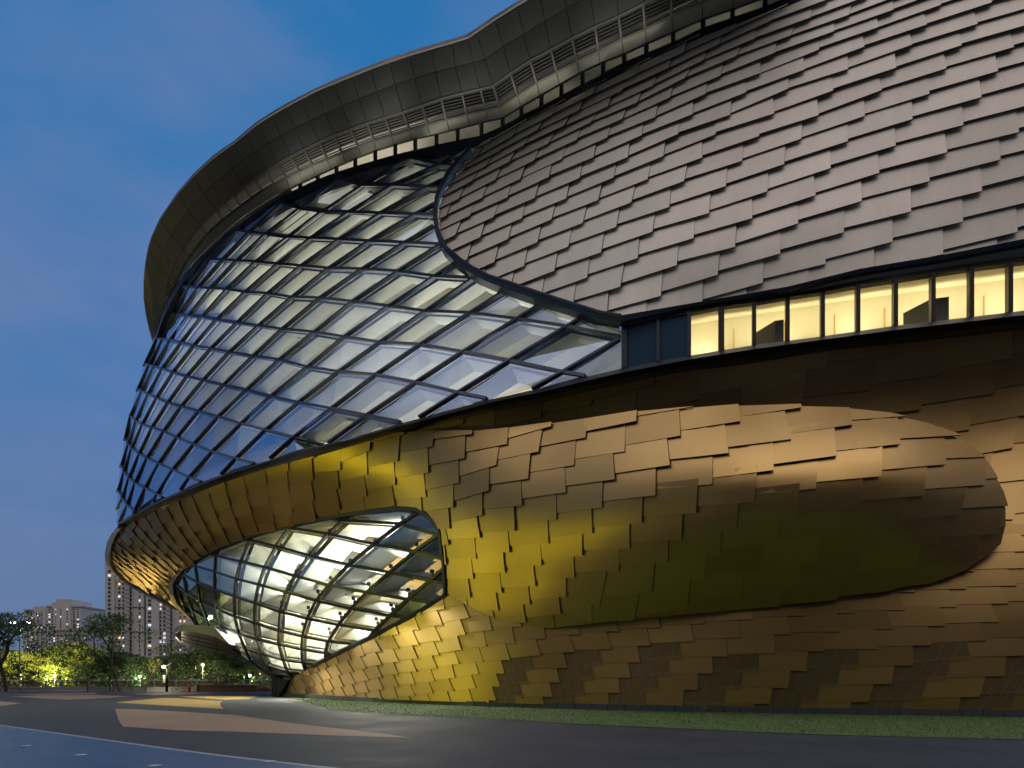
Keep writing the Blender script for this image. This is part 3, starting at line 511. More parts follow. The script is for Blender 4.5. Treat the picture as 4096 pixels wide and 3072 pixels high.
# --- lower glazed egg
NE = ZL(650,2050,3.687,[(-1,1,490,790),(0,1,775,875),(1,1,1095,980),(2,1,1425,1065),(3,1,1830,1175),(0,0,790,640),(1,0,1160,725),(2,0,1515,810),(3,0,1960,935),(1,-1,1290,410),(2,-1,1680,507),(3,-1,2170,640),(-2,2,310,920),(-1,2,520,1030),(0,2,770,1130),(1,2,1065,1235),(2,2,1370,1335),(3,2,1745,1460),(-3,3,200,1060),(-2,3,365,1190),(-1,3,560,1310),(0,3,800,1415),(1,3,1070,1530),(2,3,1365,1625),(-3,4,300,1310),(-2,4,440,1430),(-1,4,650,1560)])
NE += ZL(850,2400,3.687,[(3,3,990,452),(4,3,1335,530),(5,3,1718,603),(4,2,1410,270),(5,2,1870,360),(4,1,1540,8),(5,1,2060,122),(0,4,120,385),(1,4,390,490),(2,4,660,575),(3,4,985,650),(4,4,1325,720),(5,4,1670,775),(0,5,180,590),(1,5,480,710),(2,5,735,790),(3,5,1045,875),(4,5,1335,915),(1,6,560,870),(2,6,820,970),(3,6,1110,1050),(3,7,1160,1120)])
NE += ZL(1250,1950,3.687,[(3,-2,235,690),(4,-2,910,840),(5,-2,1510,945),(3,-3,450,490),(4,-4,1580,360),(4,-3,1300,538),(4,-1,540,1145),(4,0,250,1440),(5,-3,1860,700),(5,-1,1145,1255),(5,0,810,1545),(6,-1,1745,1370),(6,0,1410,1645)]) + ZL(1100,2300,2.765,[(6,1,1280,445),(6,2,1110,610)])
eb = []
for x, y in EGG[3:22]: eb.append((x, y, float(sB.Y((x, y))[0]) + .25))
for x, y in EGG[22:28]: eb.append((x, y, float(sWall.Y((x, y))[0]) + .25))
sEgg = Surf(eb + [(700,2330,61.5),(688,2380,63.5),(706,2418,65),(739,2450,65.5),(795,2500,64.5),(850,2510,62.5),(899,2560,60.5),(977,2622,58.5),(1026,2660,57.3),(1083,2704,55.5),(1110,2717,54.6),
  (850,2350,54.5),(950,2400,51.2),(950,2500,53),(1100,2250,48.2),(1100,2400,47.4),(1100,2550,49.8),(1300,2300,44.2),(1300,2450,45.0),(1500,2200,41.6),(1500,2350,41.2),(1650,2250,39.6),(1650,2400,40.0),(1200,2620,49.5),(1000,2580,54.5),(780,2400,57.5)])
eg = grid(NE, EGG, sEgg, (-8, 9), (-8, 11), (M['eglass'], M['bronze'], [M['white'], M['flange2']]), ('lower_window', 'frame', 'lattice_beam'), 1.9, .05, .18, .19, .84, gap=.34, fl=.88)
tag(eg, 'greenish glazing set in the gold underside')
mb = MB(); R_E2 = [(x, y) for x, y in EGG]
sheet(mb, R_E2, sEgg, 120, 0, back=7.0); part(mb, 'foyer_wall', M['cream'])
mb = MB(); sheet(mb, [(1380,2030),(1800,2030),(1800,2400),(1600,2330),(1380,2180)], sEgg, 120, 0, back=6.0); part(mb, 'foyer_panelling', M['wood'])
for (x, y, w, h, pw) in ((1560,2290,5,2.5,950),(1400,2470,5,3,1200),(1200,2540,6,3,1100),(980,2520,4,2.5,300),(1330,2400,6,2,480)):
    Y = float(sEgg.Y((x, y))[0]); p = up(x, y, Y + 5.5); nn = sEgg.N(x, y)
    area('foyer_lamp', p, (nn.x, nn.y, -.05), w, h, pw * 2.3, (1, .95, .82), B).matrix_parent_inverse = Matrix.Translation(-B.location)
def strip(mb, A_, B_, thick=.5, mi=0):
    for k in range(len(A_) - 1):
        f = [A_[k], A_[k + 1], B_[k + 1], B_[k]]; v = Vector((0, 1, 0)) * thick; mb.slab(f, [p + v for p in f], mi)
def tubeline(mb, pts, surf, off, r):
    mb.tube([surf.P(x, y, off) for x, y in pts], r, 6)
# egg surround
mb = MB(); tubeline(mb, EGG[2:26], sEgg, .12, .19); part(mb, 'window_surround', M['dark'], eg)
mb = MB(); tubeline(mb, EGG[26:], sEgg, .1, .16); part(mb, 'window_surround', M['dark'], eg)
fx = MB(); 
for k, (dx, dz) in enumerate(((0, 0), (.24, .16), (-.1, .26))): fx.lathe((dx, .0, dz), [(.05, -.12), (.12, -.08), (.13, .08), (.07, .13)], 8)
fx.tube([(-.15, .1, -.2), (.3, .1, .3)], .03, 5); f0 = None
for i_, j_, x, y in NE:
    if x < 1060 or not inside((x - 14, y - 14), EGG) or not inside((x - 40, y - 24), EGG): continue
    p = sEgg.P(x - 16, y - 16, -.55)
    if f0 is None: f0 = part(fx, 'lamp_fitting', M['black'], eg); o = f0
    else: o = f0.copy(); COL.objects.link(o); o.parent = eg; o.matrix_parent_inverse = f0.matrix_parent_inverse.copy()
    o.location = p
mb = MB(); lf = [(731,2282),(705,2308),(686,2333),(686,2380),(705,2420),(739,2452),(772,2474)]; li = [(745,2282),(722,2306),(705,2335),(707,2378),(722,2412),(752,2444),(780,2474)]
strip(mb, [sEgg.P(x, y, .25) for x, y in lf], [sEgg.P(x, y, .3) for x, y in li], .4); part(mb, 'surround_panel', M['rim'], eg)
# --- lower trim (dark band under glass and ribbon window)
xs_ = list(range(470, 1000, 35)) + list(range(1000, 4360, 60))
mb = MB()
A_ = [up(x, yT(x), lv(yT(x), 14.25) - .45) for x in xs_]; B_ = [up(x, yB(x) + 2, lv(yB(x)) - .35) for x in xs_]
C_ = [up(x, yT(x) + (yB(x) - yT(x)) * .35, lv(yT(x), 14.1) - .62) for x in xs_]
strip(mb, A_, C_, .7); strip(mb, C_, B_, .6); part(mb, 'lower_trim', M['dark'])
# --- trim round the champagne egg
TR_I = [(1897,602),(1842,666),(1810,710),(1780,764),(1766,796),(1758,843),(1758,884),(1764,924),(1783,973),(1801,1006),(1856,1052),(1902,1083),(1970,1118),(2066,1150),(2167,1185),(2289,1223),(2411,1261),(2495,1276)]
TR_O = [(1888,592),(1819,664),(1790,702),(1760,758),(1748,794),(1740,845),(1741,884),(1745,916),(1764,975),(1784,1012),(1832,1062),(1878,1096),(1950,1134),(2040,1168),(2150,1206),(2275,1242),(2395,1281),(2492,1296)]
mb = MB()
strip(mb, [sUp.P(x, y, .32) for x, y in TR_I], [sUp.P(x, y, .22) for x, y in TR_O], .6)
tubeline(mb, TR_I, sUp, .36, .06)
RT = [(2495,1276),(2753,1230),(3148,1161),(3435,1092),(3765,1038),(4096,973),(4300,932)]
RTb = [(2495,1296),(2753,1240),(3148,1173),(3435,1106),(3765,1053),(4096,990),(4300,950)]
strip(mb, [sUp.P(x, y, .34) for x, y in RT], [sUp.P(x, y, .26) for x, y in RTb], .5)
part(mb, 'egg_trim', M['navy'])
# --- ribbon window
MX = [2497,2633,2757,2885,3016,3150,3290,3431,3581,3731,3884,4039,4200,4370]
yh = lambda x: float(np.interp(x, [2500,2760,2887,3017,3151,3290,3431,3581,3731,3884,4039,4400,5400],[1303,1249,1222,1206,1184,1164,1138,1115,1092,1069,1049,1000,850]))
ys0 = lambda x: yT(x) + 1
rY = lambda x: lv(yT(x)) + .15
for k in range(len(MX) - 1):
    a, b = MX[k], MX[k + 1]
    m1 = MB(); m1.poly([up(a, ys0(a), rY(a)), up(b, ys0(b), rY(b)), up(b, yh(b), rY(b)), up(a, yh(a), rY(a))])
    o = part(m1, 'ribbon_window', M['spandrel'] if k < 2 else M['rglass'])
    m2 = MB(); nn = Vector((-.25, -1, 0)).normalized()
    m2.bar(up(a, ys0(a), rY(a)), up(a, yh(a), rY(a)), nn, .16 if k not in (0, 3) else .24, .10, .22); part(m2, 'mullion', M['navy'] if k < 3 else M['bronze'], o)
    m2 = MB(); m2.bar(up(a, yh(a), rY(a)), up(b, yh(b), rY(b)), nn, .16, .08, .22); part(m2, 'window_head', M['bronze'], o)
mb = MB()
rx = list(range(2497, 4400, 80))
ytb = lambda x: float(np.interp(x, [p[0] for p in RTb], [p[1] for p in RTb]))
strip(mb, [up(x, ytb(x), float(sUp.Y((x, ytb(x)))[0])) for x in rx], [up(x, yh(x), rY(x) + .05) for x in rx], .06); part(mb, 'window_soffit', M['soffit2'])
# gallery behind the ribbon window
mb = MB()
def off(x, y, d): return up(x, y, rY(x)) + Vector((.05, 1, 0)) * d
rx = list(range(2600, 5300, 60)) 
zf = [off(x, ys0(x), .3) for x in rx]; zb = [Vector((p.x, p.y + 4.5, p.z)) for p in zf]
hf = [off(x, yh(x), .3) for x in rx]; hb = [Vector((p.x, p.y + 4.5, q.z + 3.6)) for p, q in zip(zf, zf)]
for k in range(len(rx) - 1):
    mb.poly([zf[k], zf[k + 1], zb[k + 1], zb[k]]); mb.poly([hf[k], hf[k + 1], hb[k + 1], hb[k]])
mb.poly([zf[0], zb[0], hb[0], hf[0]])
gal = part(mb, 'gallery_ceiling', M['cream'])
mb = MB()
for k in range(len(rx) - 1): mb.poly([zb[k], zb[k + 1], hb[k + 1], hb[k]])
part(mb, 'gallery_wall', M['cream'])
mb = MB()
for k in range(len(rx) - 1): mb.bar(zb[k] + Vector((0, -.06, 1.75)), zb[k + 1] + Vector((0, -.06, 1.75)), Vector((0, -1, 0)), .12, .03, .03)
for k in range(0, len(rx) - 1, 4): mb.bar(zb[k] + Vector((0, -.06, 0)), zb[k] + Vector((0, -.06, 3.0)), Vector((0, -1, 0)), .02, .03, .03)
part(mb, 'handrail', M['wood'])
for x0, x1 in ((3128,3165),(3775,3850)):
    mb = MB(); p = off(x0, ys0(x0), .9); q = off(x1, ys0(x1), .9); mb.slab([p, q, q + Vector((0, 0, 1.35)), p + Vector((0, 0, 1.35))], [v + Vector((-.5, 1.1, 0)) for v in (p, q, q + Vector((0, 0, 1.35)), p + Vector((0, 0, 1.35)))]); part(mb, 'gallery_column', M['gcol'])
for x in (2750, 3100, 3450, 3800, 4150, 4500):
    p = off(x, yh(x), 3.2); area('gallery_lamp', (p.x, p.y + .4, zf[rx.index(min(rx, key=lambda r: abs(r - x)))].z + 2.0), (0, .35, .9), 4.2, .5, 32, (1, .90, .55), B).matrix_parent_inverse = Matrix.Translation(-B.location)
# --- roof
ST = [ # T, F, M, L, N, G in the elevation
 [(3150,-590),(3150,-570),(3150,-410),(3150,-250),(3150,-130),(3150,-50)],[(2915,-470),(2917,-450),(2922,-300),(2928,-150),(2930,-45),(2933,32)],[(2790,-395),(2792,-375),(2797,-235),(2802,-95),(2806,7),(2813,72)],
 [(2670,-320),(2672,-300),(2680,-165),(2683,-33),(2687,61),(2692,125)],[(2553,-255),(2555,-235),(2565,-110),(2573,13),(2580,114),(2587,170)],[(2446,-200),(2448,-180),(2462,-60),(2475,63),(2486,155),(2495,213)],
 [(2343,-150),(2345,-130),(2362,-20),(2380,105),(2395,202),(2400,250)],[(2245,-95),(2247,-75),(2266,31),(2288,150),(2308,242),(2317,289)],[(2156,-45),(2159,-25),(2180,82),(2204,196),(2227,286),(2238,335)],[(2067,7),(2070,27),(2096,134),(2121,240),(2147,329),(2159,380)],
 [(1977,62),(1982,82),(2014,183),(2042,291),(2070,378),(2083,424)],[(1905,112),(1908,132),(1941,236),(1973,341),(1999,426),(2008,470)],[(1868,136),(1873,155),(1893,249),(1921,354),(1944,438),(1953,481)],[(1807,156),(1810,175),(1822,266),(1848,371),(1867,456),(1878,500)],[(1723,179),(1727,199),(1742,286),(1765,392),(1785,476),(1798,521)],[(1638,205),(1641,225),(1660,311),(1688,420),(1710,497),(1722,540)],
 [(1558,230),(1559,252),(1580,336),(1612,447),(1637,518),(1647,556)],[(1482,260),(1484,279),(1508,364),(1540,469),(1566,540),(1576,578)],[(1406,290),(1409,309),(1436,393),(1468,491),(1495,561),(1506,599)],[(1336,319),(1339,338),(1368,423),(1402,515),(1432,586),(1444,623)],[(1268,350),(1270,366),(1300,452),(1335,539),(1368,610),(1382,648)],[(1204,382),(1207,398),(1239,481),(1277,566),(1308,636),(1323,675)],
 [(1142,415),(1146,430),(1178,510),(1219,594),(1249,661),(1265,702)],[(1085,449),(1089,464),(1123,541),(1164,623),(1197,687),(1212,727)],[(1031,483),(1034,499),(1070,572),(1110,653),(1146,713),(1159,751)],[(981,524),(985,538),(1021,606),(1064,683),(1098,740),(1113,778)],[(934,565),(938,577),(972,640),(1018,713),(1051,767),(1067,805)],[(890,594),(894,607),(930,672),(976,744),(1008,797),(1025,832)],
 [(849,624),(853,637),(888,705),(934,775),(967,827),(983,859)],[(811,659),(815,671),(851,739),(897,805),(931,854),(949,887)],[(774,694),(778,705),(815,773),(861,835),(896,881),(915,914)],[(708,770),(712,778),(750,838),(800,897),(832,941),(853,968)],[(638,874),(642,880),(683,937),(726,994),(763,1030),(778,1045)],[(606,944),(610,949),(650,1005),(692,1059),(726,1091),(740,1102)],
 [(591,991),(595,996),(631,1056),(671,1117),(703,1149),(713,1157)],[(580,1053),(583,1058),(618,1118),(658,1175),(681,1203),(687,1208)],[(574,1121),(577,1129),(613,1189),(652,1230),(665,1246),(668,1248)],[(574,1189),(577,1196),(613,1251),(648,1274),(655,1284),(657,1286)],[(582,1254),(585,1257),(620,1284),(640,1306),(643,1310),(645,1312)],[(596,1314),(598,1317),(621,1335),(632,1345),(634,1347),(636,1349)],[(613,1374),(614,1376),(622,1380),(628,1382),(630,1384),(632,1386)]]
hh = [32.0, None, 31.6, 31.2, 30.8, 30.5]
RP = []
for s_ in ST:
    r = []
    for k, (x, y) in enumerate(s_):
        Y = lv(s_[0][1], 32.0) if k == 1 else lv(y, hh[k]); Y = max(Y, lv(s_[0][1], 32.0) + .02 * k); r.append(up(x, y, Y))
    RP.append(r)
roof = MB()
for a, b in zip(RP, RP[1:]):
    roof.poly([a[0], b[0], b[1], a[1]])
    ia = Vector((7, 9, .5)); roof.poly([a[0], a[0] + ia, b[0] + ia, b[0]])
ro = part(roof, 'roof_fascia', M['fascia']); tag(ro, 'slim grey fascia edge of the overhanging roof')
mb = MB()
for a, b in zip(RP, RP[1:]):
    va = (a[5] - a[0]); va.z = 0; vb = (b[5] - b[0]); vb.z = 0
    if va.length < .1 or vb.length < .1 or (a[5].x / a[5].y * F + CX) > 1180: continue
    mb.poly([a[5], b[5], b[5] + vb.normalized() * 3 - Vector((0, 0, .1)), a[5] + va.normalized() * 3 - Vector((0, 0, .1))])
part(mb, 'eave_return', M['soffit2'], ro)
def shr(a, b, c, d, g=.02):
    ce = (a + b + c + d) / 4; return [p + (ce - p).normalized() * min(g, (ce - p).length * .3) for p in (a, b, c, d)]
sf, sl_, sp = MB(), MB(), MB()
for a, b in zip(RP, RP[1:]):
    for k, dst in ((1, sf), (2, sf), (4, sl_)):
        q = shr(a[k], b[k], b[k + 1], a[k + 1]); nn = (q[1] - q[0]).cross(q[3] - q[0]).normalized()
        if nn.z > 0: nn = -nn
        dst.slab([p + nn * .03 for p in q], [p - nn * .05 for p in q])
    for k in (1, 2, 3, 4): sp.poly([p + Vector((0, 0, .07 if k != 3 else .32)) for p in (a[k], b[k], b[k + 1], a[k + 1])])
part(sf, 'soffit_panels', M['soffit'], ro); part(sl_, 'pale_soffit_panels', M['soffit2'], ro); part(sp, 'soffit_backing', M['backing'], ro)
mb = MB()
for a, b in zip(RP, RP[1:]):
    p = a[1]; q = b[1]; mb.bar(p + Vector((0, 0, .02)), q + Vector((0, 0, .02)), Vector((0, 0, -1)), .10, .03, .03)
part(mb, 'drip_edge', M['soffit2'], ro)
for idx, (a, b) in enumerate(zip(RP, RP[1:])):
    if idx < 1: continue
    q = [a[3], b[3], b[4], a[4]]
    if (q[0] - q[1]).length < .3 or (q[0] - q[3]).length < .15: continue
    nn = (q[1] - q[0]).cross(q[3] - q[0]).normalized(); nn = -nn if nn.z > 0 else nn
    fm = MB()
    for k in range(4): fm.bar(q[k] + nn * .03, q[(k + 1) % 4] + nn * .03, nn, .10, .04, .10)
    lo = part(fm, 'louver_panel', M['louver'])
    lm = MB(); nl = 7
    for t in [(k + .6) / nl for k in range(nl)]:
        p0 = q[0].lerp(q[3], t); p1 = q[1].lerp(q[2], t); dn = (q[3] - q[0]).normalized() * .11
        lm.slab([p0 + nn * .02, p1 + nn * .02, p1 + dn - nn * .07, p0 + dn - nn * .07], [v - nn * .015 for v in (p0 + nn * .02, p1 + nn * .02, p1 + dn - nn * .07, p0 + dn - nn * .07)])
    part(lm, 'slat', M['louver'], lo)
# gutter and clerestory
GT = [(3300,-65),(3100,18),(2814,116),(2698,170),(2586,217),(2499,253),(2408,300),(2300,356),(2242,389),(2163,430),(2090,463),(2015,506),(1939,544),(1895,552),(1801,571),(1700,594),(1625,610),(1435,664),(1300,707),(1171,768),(1117,792),(1008,862),(900,936),(870,966),(794,1034),(740,1094),(702,1148),(675,1197),(656,1240),(640,1290),(622,1345)]
GB = [(3300,-38),(3100,46),(2814,142),(2698,197),(2586,245),(2499,280),(2408,328),(2300,385),(2242,418),(2163,458),(2090,492),(2015,535),(1939,574),(1895,592),(1801,606),(1700,622),(1630,638),(1440,690),(1310,732),(1182,790),(1133,812),(1022,880),(915,952),(882,980),(806,1046),(750,1106),(712,1158),(684,1206),(664,1247),(645,1294),(626,1348)]
mb = MB()
A_ = [up(x, y, lv(y, 30.4) - .25) for x, y in GT]; B_ = [up(x, y, lv(y, 30.0) - .15) for x, y in GB]
strip(mb, A_, B_, .7); part(mb, 'gutter', M['dark'])
gx = [p for p in GT if p[0] > 1000]
GC = sorted([(s_[5][0], s_[5][1]) for s_ in ST]); gI = lambda x: float(np.interp(x, [p[0] for p in GC], [p[1] for p in GC]))
gtI = lambda x: float(np.interp(x, [p[0] for p in GT[::-1]], [p[1] for p in GT[::-1]]))
CXs = [1130,1200,1270,1345,1420,1500,1580,1660,1745,1830,1925,2010,2085,2165,2245,2330,2412,2497,2585,2693,2812,2930,3060,3200]
for a, b in zip(CXs, CXs[1:]):
    m1 = MB(); f = [up(a, gtI(a) + 3, lv(gtI(a), 30.4) + .25), up(b, gtI(b) + 3, lv(gtI(b), 30.4) + .25), up(b, gI(b) - 3, lv(gI(b), 30.5) + .3), up(a, gI(a) - 3, lv(gI(a), 30.5) + .3)]
    m1.poly(f); o = part(m1, 'clerestory_window', M['rglass'])
    nn = Vector((-.5, -1, -.3)).normalized(); m2 = MB()
    for k in range(4): m2.bar(f[k], f[(k + 1) % 4], nn, .13 if k != 3 else .2, .06, .12)
    part(m2, 'frame', M['navy'], o)
    m3 = MB(); m3.poly([p + Vector((.2, 1.3, 0)) for p in f]); part(m3, 'blind', M['cream'], o)
for x in (1450, 1800, 2150, 2500, 2850):
    y = (gI(x) + gtI(x)) / 2; p = up(x, y, lv(y, 30.5) + .7); area('clerestory_lamp', p, (0, 1, .1), 5, .5, 60, (1, .88, .6), B).matrix_parent_inverse = Matrix.Translation(-B.location)
# added lamps under the eave stand in for clerestory glow on the pale soffit
for x in (1200, 1500, 1800, 2100, 2450):
    y = gI(x) + 6; p = up(x, y, lv(y, 30.1) - .55); area('added_eave_glow', p, (-.3, -.5, .8), 4, .25, 14, (1, .95, .78), B).matrix_parent_inverse = Matrix.Translation(-B.location)
# --- canopy by the far entrance
cz = lambda x, y: (x / 1.8433, 2200 + y / 1.8433)
top = [(1280,597,59),(1325,548,57),(1475,553,56.5),(1570,560,56.2),(1690,690,56)]; bot = [(1288,628,59),(1335,592,57),(1475,614,56.5),(1590,640,56.2),(1720,715,56)]
far = [(1284,642,61),(1332,680,64),(1450,720,64.5),(1600,756,64),(1850,802,62)]
T3 = [up(*cz(x, y), Y) for x, y, Y in top]; B3 = [up(*cz(x, y), Y) for x, y, Y in bot]; F3 = [up(*cz(x, y), Y) for x, y, Y in far]
mb = MB(); 
for k in range(4):
    mb.poly([T3[k], T3[k + 1], B3[k + 1], B3[k]], 0); mb.poly([B3[k], B3[k + 1], F3[k + 1], F3[k]], 1); mb.poly([T3[k], T3[k + 1], F3[k + 1] + Vector((0, 0, .8)), F3[k] + Vector((0, 0, .8))], 0)
cn = part(mb, 'entrance_canopy', [M['fascia'], mat('canopy_underside', (.22, .17, .15), .35, .5)])
mb = MB()
for k in range(4):
    for t in (.25, .5, .75): mb.bar(B3[k].lerp(F3[k], t) - Vector((0, 0, .03)), B3[k + 1].lerp(F3[k + 1], t) - Vector((0, 0, .03)), Vector((0, 0, -1)), .04, .02, .02)
    mb.bar(B3[k], F3[k], Vector((0, 0, -1)), .05, .03, .02)
part(mb, 'panel_joint', M['black'], cn)
# entrance column and dark side panel
mb = MB(); p = gp(1103, 2786)
for x0, x1, y0, y1 in ((1086,1104,2706,2786),(1106,1118,2712,2786)):
    Yc = EYE * F / (2786 - HZ); a = up(x0, 2788, Yc); b = up(x1, 2788, Yc); t = 1.65
    mb.box(a.x, b.x, Yc, Yc + .8, -.1, t)
Yc = 53.9
tri = [up(1104,2712,Yc), up(1152,2722,52.6), up(1150,2738,52.7), up(1118,2784,53.3), up(1108,2786,Yc)]
mb.slab(tri, [v + Vector((.4, 2, 0)) for v in tri]); tubep = [up(1152,2722,52.3), up(1140,2742,52.5), up(1122,2774,53), up(1116,2788,53.3)]
mb.tube(tubep, .12, 6); part(mb, 'entrance_column', M['dark'])
# body of the building behind the visible skins, so that it is solid from the side
mb = MB()
foot = [gp(1300, 2815) + Vector((3, 9, 0)), gp(2300, 2836) + Vector((2, 5, 0)), gp(4300, 2871) + Vector((2, 5, 0)), Vector((60, 60, 0)), Vector((30, 110, 0)), Vector((-12, 95, 0))]
hi = [v + Vector((0, 0, 11)) for v in foot]
for k in range(6): mb.poly([foot[k], foot[(k + 1) % 6], hi[(k + 1) % 6], hi[k]])
mb.poly(hi); part(mb, 'rear_mass', M['backing'])
# ------------------------------------------------------------------ ground
def ground(name, pts, z, m, kind='structure', pix=True):
    mb = MB(); mb.poly([gp(x, y) + Vector((0, 0, z)) if pix else Vector((x, y, z)) for x, y in pts]); o = mb.build(name, m); tag(o, kind=kind); return o
ground('ground', [(-3000, -60), (3000, -60), (3000, 5000), (-3000, 5000)], -.03, M['asphalt'], pix=False)
ground('plaza', [(-70, -5), (40, -5), (40, 50), (-10, 70), (-70, 71)], -.004, M['asphalt'], pix=False)
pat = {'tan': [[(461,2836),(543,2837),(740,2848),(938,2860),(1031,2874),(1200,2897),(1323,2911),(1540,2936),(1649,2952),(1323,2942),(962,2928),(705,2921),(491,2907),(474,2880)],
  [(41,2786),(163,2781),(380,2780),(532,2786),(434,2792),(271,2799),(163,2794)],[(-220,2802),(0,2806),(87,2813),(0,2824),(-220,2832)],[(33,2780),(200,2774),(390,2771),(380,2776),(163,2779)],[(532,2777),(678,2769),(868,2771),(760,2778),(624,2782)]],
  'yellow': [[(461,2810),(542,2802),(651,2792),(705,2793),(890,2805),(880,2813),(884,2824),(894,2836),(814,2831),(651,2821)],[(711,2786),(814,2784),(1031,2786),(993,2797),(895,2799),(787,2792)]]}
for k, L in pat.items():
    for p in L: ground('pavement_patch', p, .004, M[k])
bl = [(-400,2860),(0,2900),(217,2930),(542,2976),(868,3019),(1200,3057),(1500,3090)]
bl3 = [gp(x, y) for x, y in bl]
mb = MB(); mb.poly([v + Vector((0, 0, .006)) for v in bl3] + [Vector((4, -3, .006)), Vector((-40, -3, .006))]); tag(mb.build('blue_path', M['blue']), kind='structure')
mb = MB()
for a, b in zip(bl, bl[1:]):
    p = [gp(a[0], a[1]), gp(b[0], b[1]), gp(b[0], b[1] + (b[1] - HZ) * .018), gp(a[0], a[1] + (a[1] - HZ) * .018)]; mb.poly([v + Vector((0, 0, .010)) for v in p])
tag(mb.build('path_edge_line', M['line']), kind='structure')
# lawn: earth sheet with blades
GE = [(1171,2795),(1323,2838),(1453,2851),(1685,2864),(1974,2876),(2200,2889),(2300,2896),(3300,2940),(4096,2959),(4700,2985)]
g3 = [gp(x, y) for x, y in GE]; b3 = [gp(x, y) for x, y in BASE[::-1]]
mb = MB(); lawn = [v + Vector((0, 0, .008)) for v in g3] + [v + Vector((0, .3, .008)) for v in b3] ; mb.poly(lawn); lo = mb.build('lawn_ground', M['grass']); tag(lo, kind='structure')
lp = [(v.x, v.y) for v in lawn]; mb = MB()
cnt = 0; rr = random.Random(3)
while cnt < 60000:
    u = rr.random(); yy = 16 + 38 * u ** 1.3; xx = rr.uniform(-18, 26)
    cnt += 1
    if not inside((xx, yy), lp): continue
    h = rr.uniform(.02, .05); a = rr.uniform(0, 6.28); w = .006 + yy * .0005; dx, dy = math.cos(a) * w, math.sin(a) * w
    mb.poly([(xx - dx, yy - dy, .008), (xx + dx, yy + dy, .008), (xx + rr.uniform(-.03, .03), yy + rr.uniform(-.03, .03), .008 + h)])
tag(mb.build('grass', leafmat('grass_blade', (.085, .15, .03), .3)), kind='stuff')
# far ground beyond the plaza edge
ground('garden_ground', [(-600, 72.5), (60, 72.5), (200, 700), (-600, 700)], .02, mat('garden_soil', (.04, .05, .025), .95, 0, .3, .5), pix=False)
# ------------------------------------------------------------------ street furniture and garden
def at(x, y, Y): return up(x, y, Y)
for k, (x, y) in enumerate([(108,2986),(325,3023),(621,3066),(1080,3049)]):
    p = gp(x, y); t = empty('ground_light', (p.x, p.y, 0)); lbl = ['nearest the left edge of the blue path', 'between two others on the blue path', 'closest to the viewer at the bottom edge', 'on the dark side of the white line'][k]
    tag(t, 'small round flush ground light ' + lbl, 'ground light', 'flush ground lights in the paving')
    m1 = MB(); m1.lathe((0, 0, .006), [(.13, 0), (.13, .012), (.10, .014)], 20); put_ = m1.build('rim', M['steel'], t)
    m1 = MB(); m1.lathe((0, 0, .02), [(.09, 0), (.09, .004)], 20); m1.build('lens', mat('frosted_lens', (.55, .6, .62), .4), t)
# low white kerb wall
mb = MB(); mb.box(-70, -18.9, 71.6, 72.3, -.05, .40); mb.box(-70, -18.9, 71.55, 72.35, .40, .46)
tag(mb.build('low_wall', M['kerb']), 'long low white wall edging the far side of the plaza', 'wall')
# timber railing
t = empty('timber_railing', (-45, 76, 0)); tag(t, 'long brown slatted timber railing with steel top rail behind the low white wall', 'railing')
mb = MB()
for k in range(7): mb.box(-40, 27, -.03, .03, .22 + k * .12, .30 + k * .12)
mb.build('slat_panel', M['railwood'], t); mb = MB(); mb.tube([(-40, -.1, 1.14), (27, -.1, 1.14)], .06); mb.build('top_rail', M['steel'], t)
pm_ = MB(); pm_.slab([Vector((-.05, -.1, 0)), Vector((.05, -.1, 0)), Vector((.05, -.22, 1.12)), Vector((-.05, -.22, 1.12))], [Vector((-.05, .0, 0)), Vector((.05, .0, 0)), Vector((.05, -.1, 1.12)), Vector((-.05, -.1, 1.12))])
p0 = pm_.build('post', M['steel'], t); p0.location = (-38, 0, 0)
for k in range(1, 27):
    c = p0.copy(); COL.objects.link(c); c.parent = t; c.location = (-38 + k * 2.4, 0, 0)
# planter
t = empty('brick_planter', (0, 0, 0)); tag(t, 'long low brown brick planter wall beside the entrance', 'planter')
a, b = up(789, 2764, 71), up(1022, 2764, 71); mb = MB(); mb.box(a.x, b.x, 71, 72.2, -.05, .62); mb.build('wall', M['brick'], t)
mb = MB(); mb.box(a.x - .3, a.x - .01, 70.9, 72.3, -.05, .66); mb.build('end_stone', M['stone'], t)
mb = MB(); mb.box(a.x - .02, b.x + .05, 70.95, 72.25, .625, .68); mb.build('coping', mat('coping', (.12, .08, .05), .7), t)
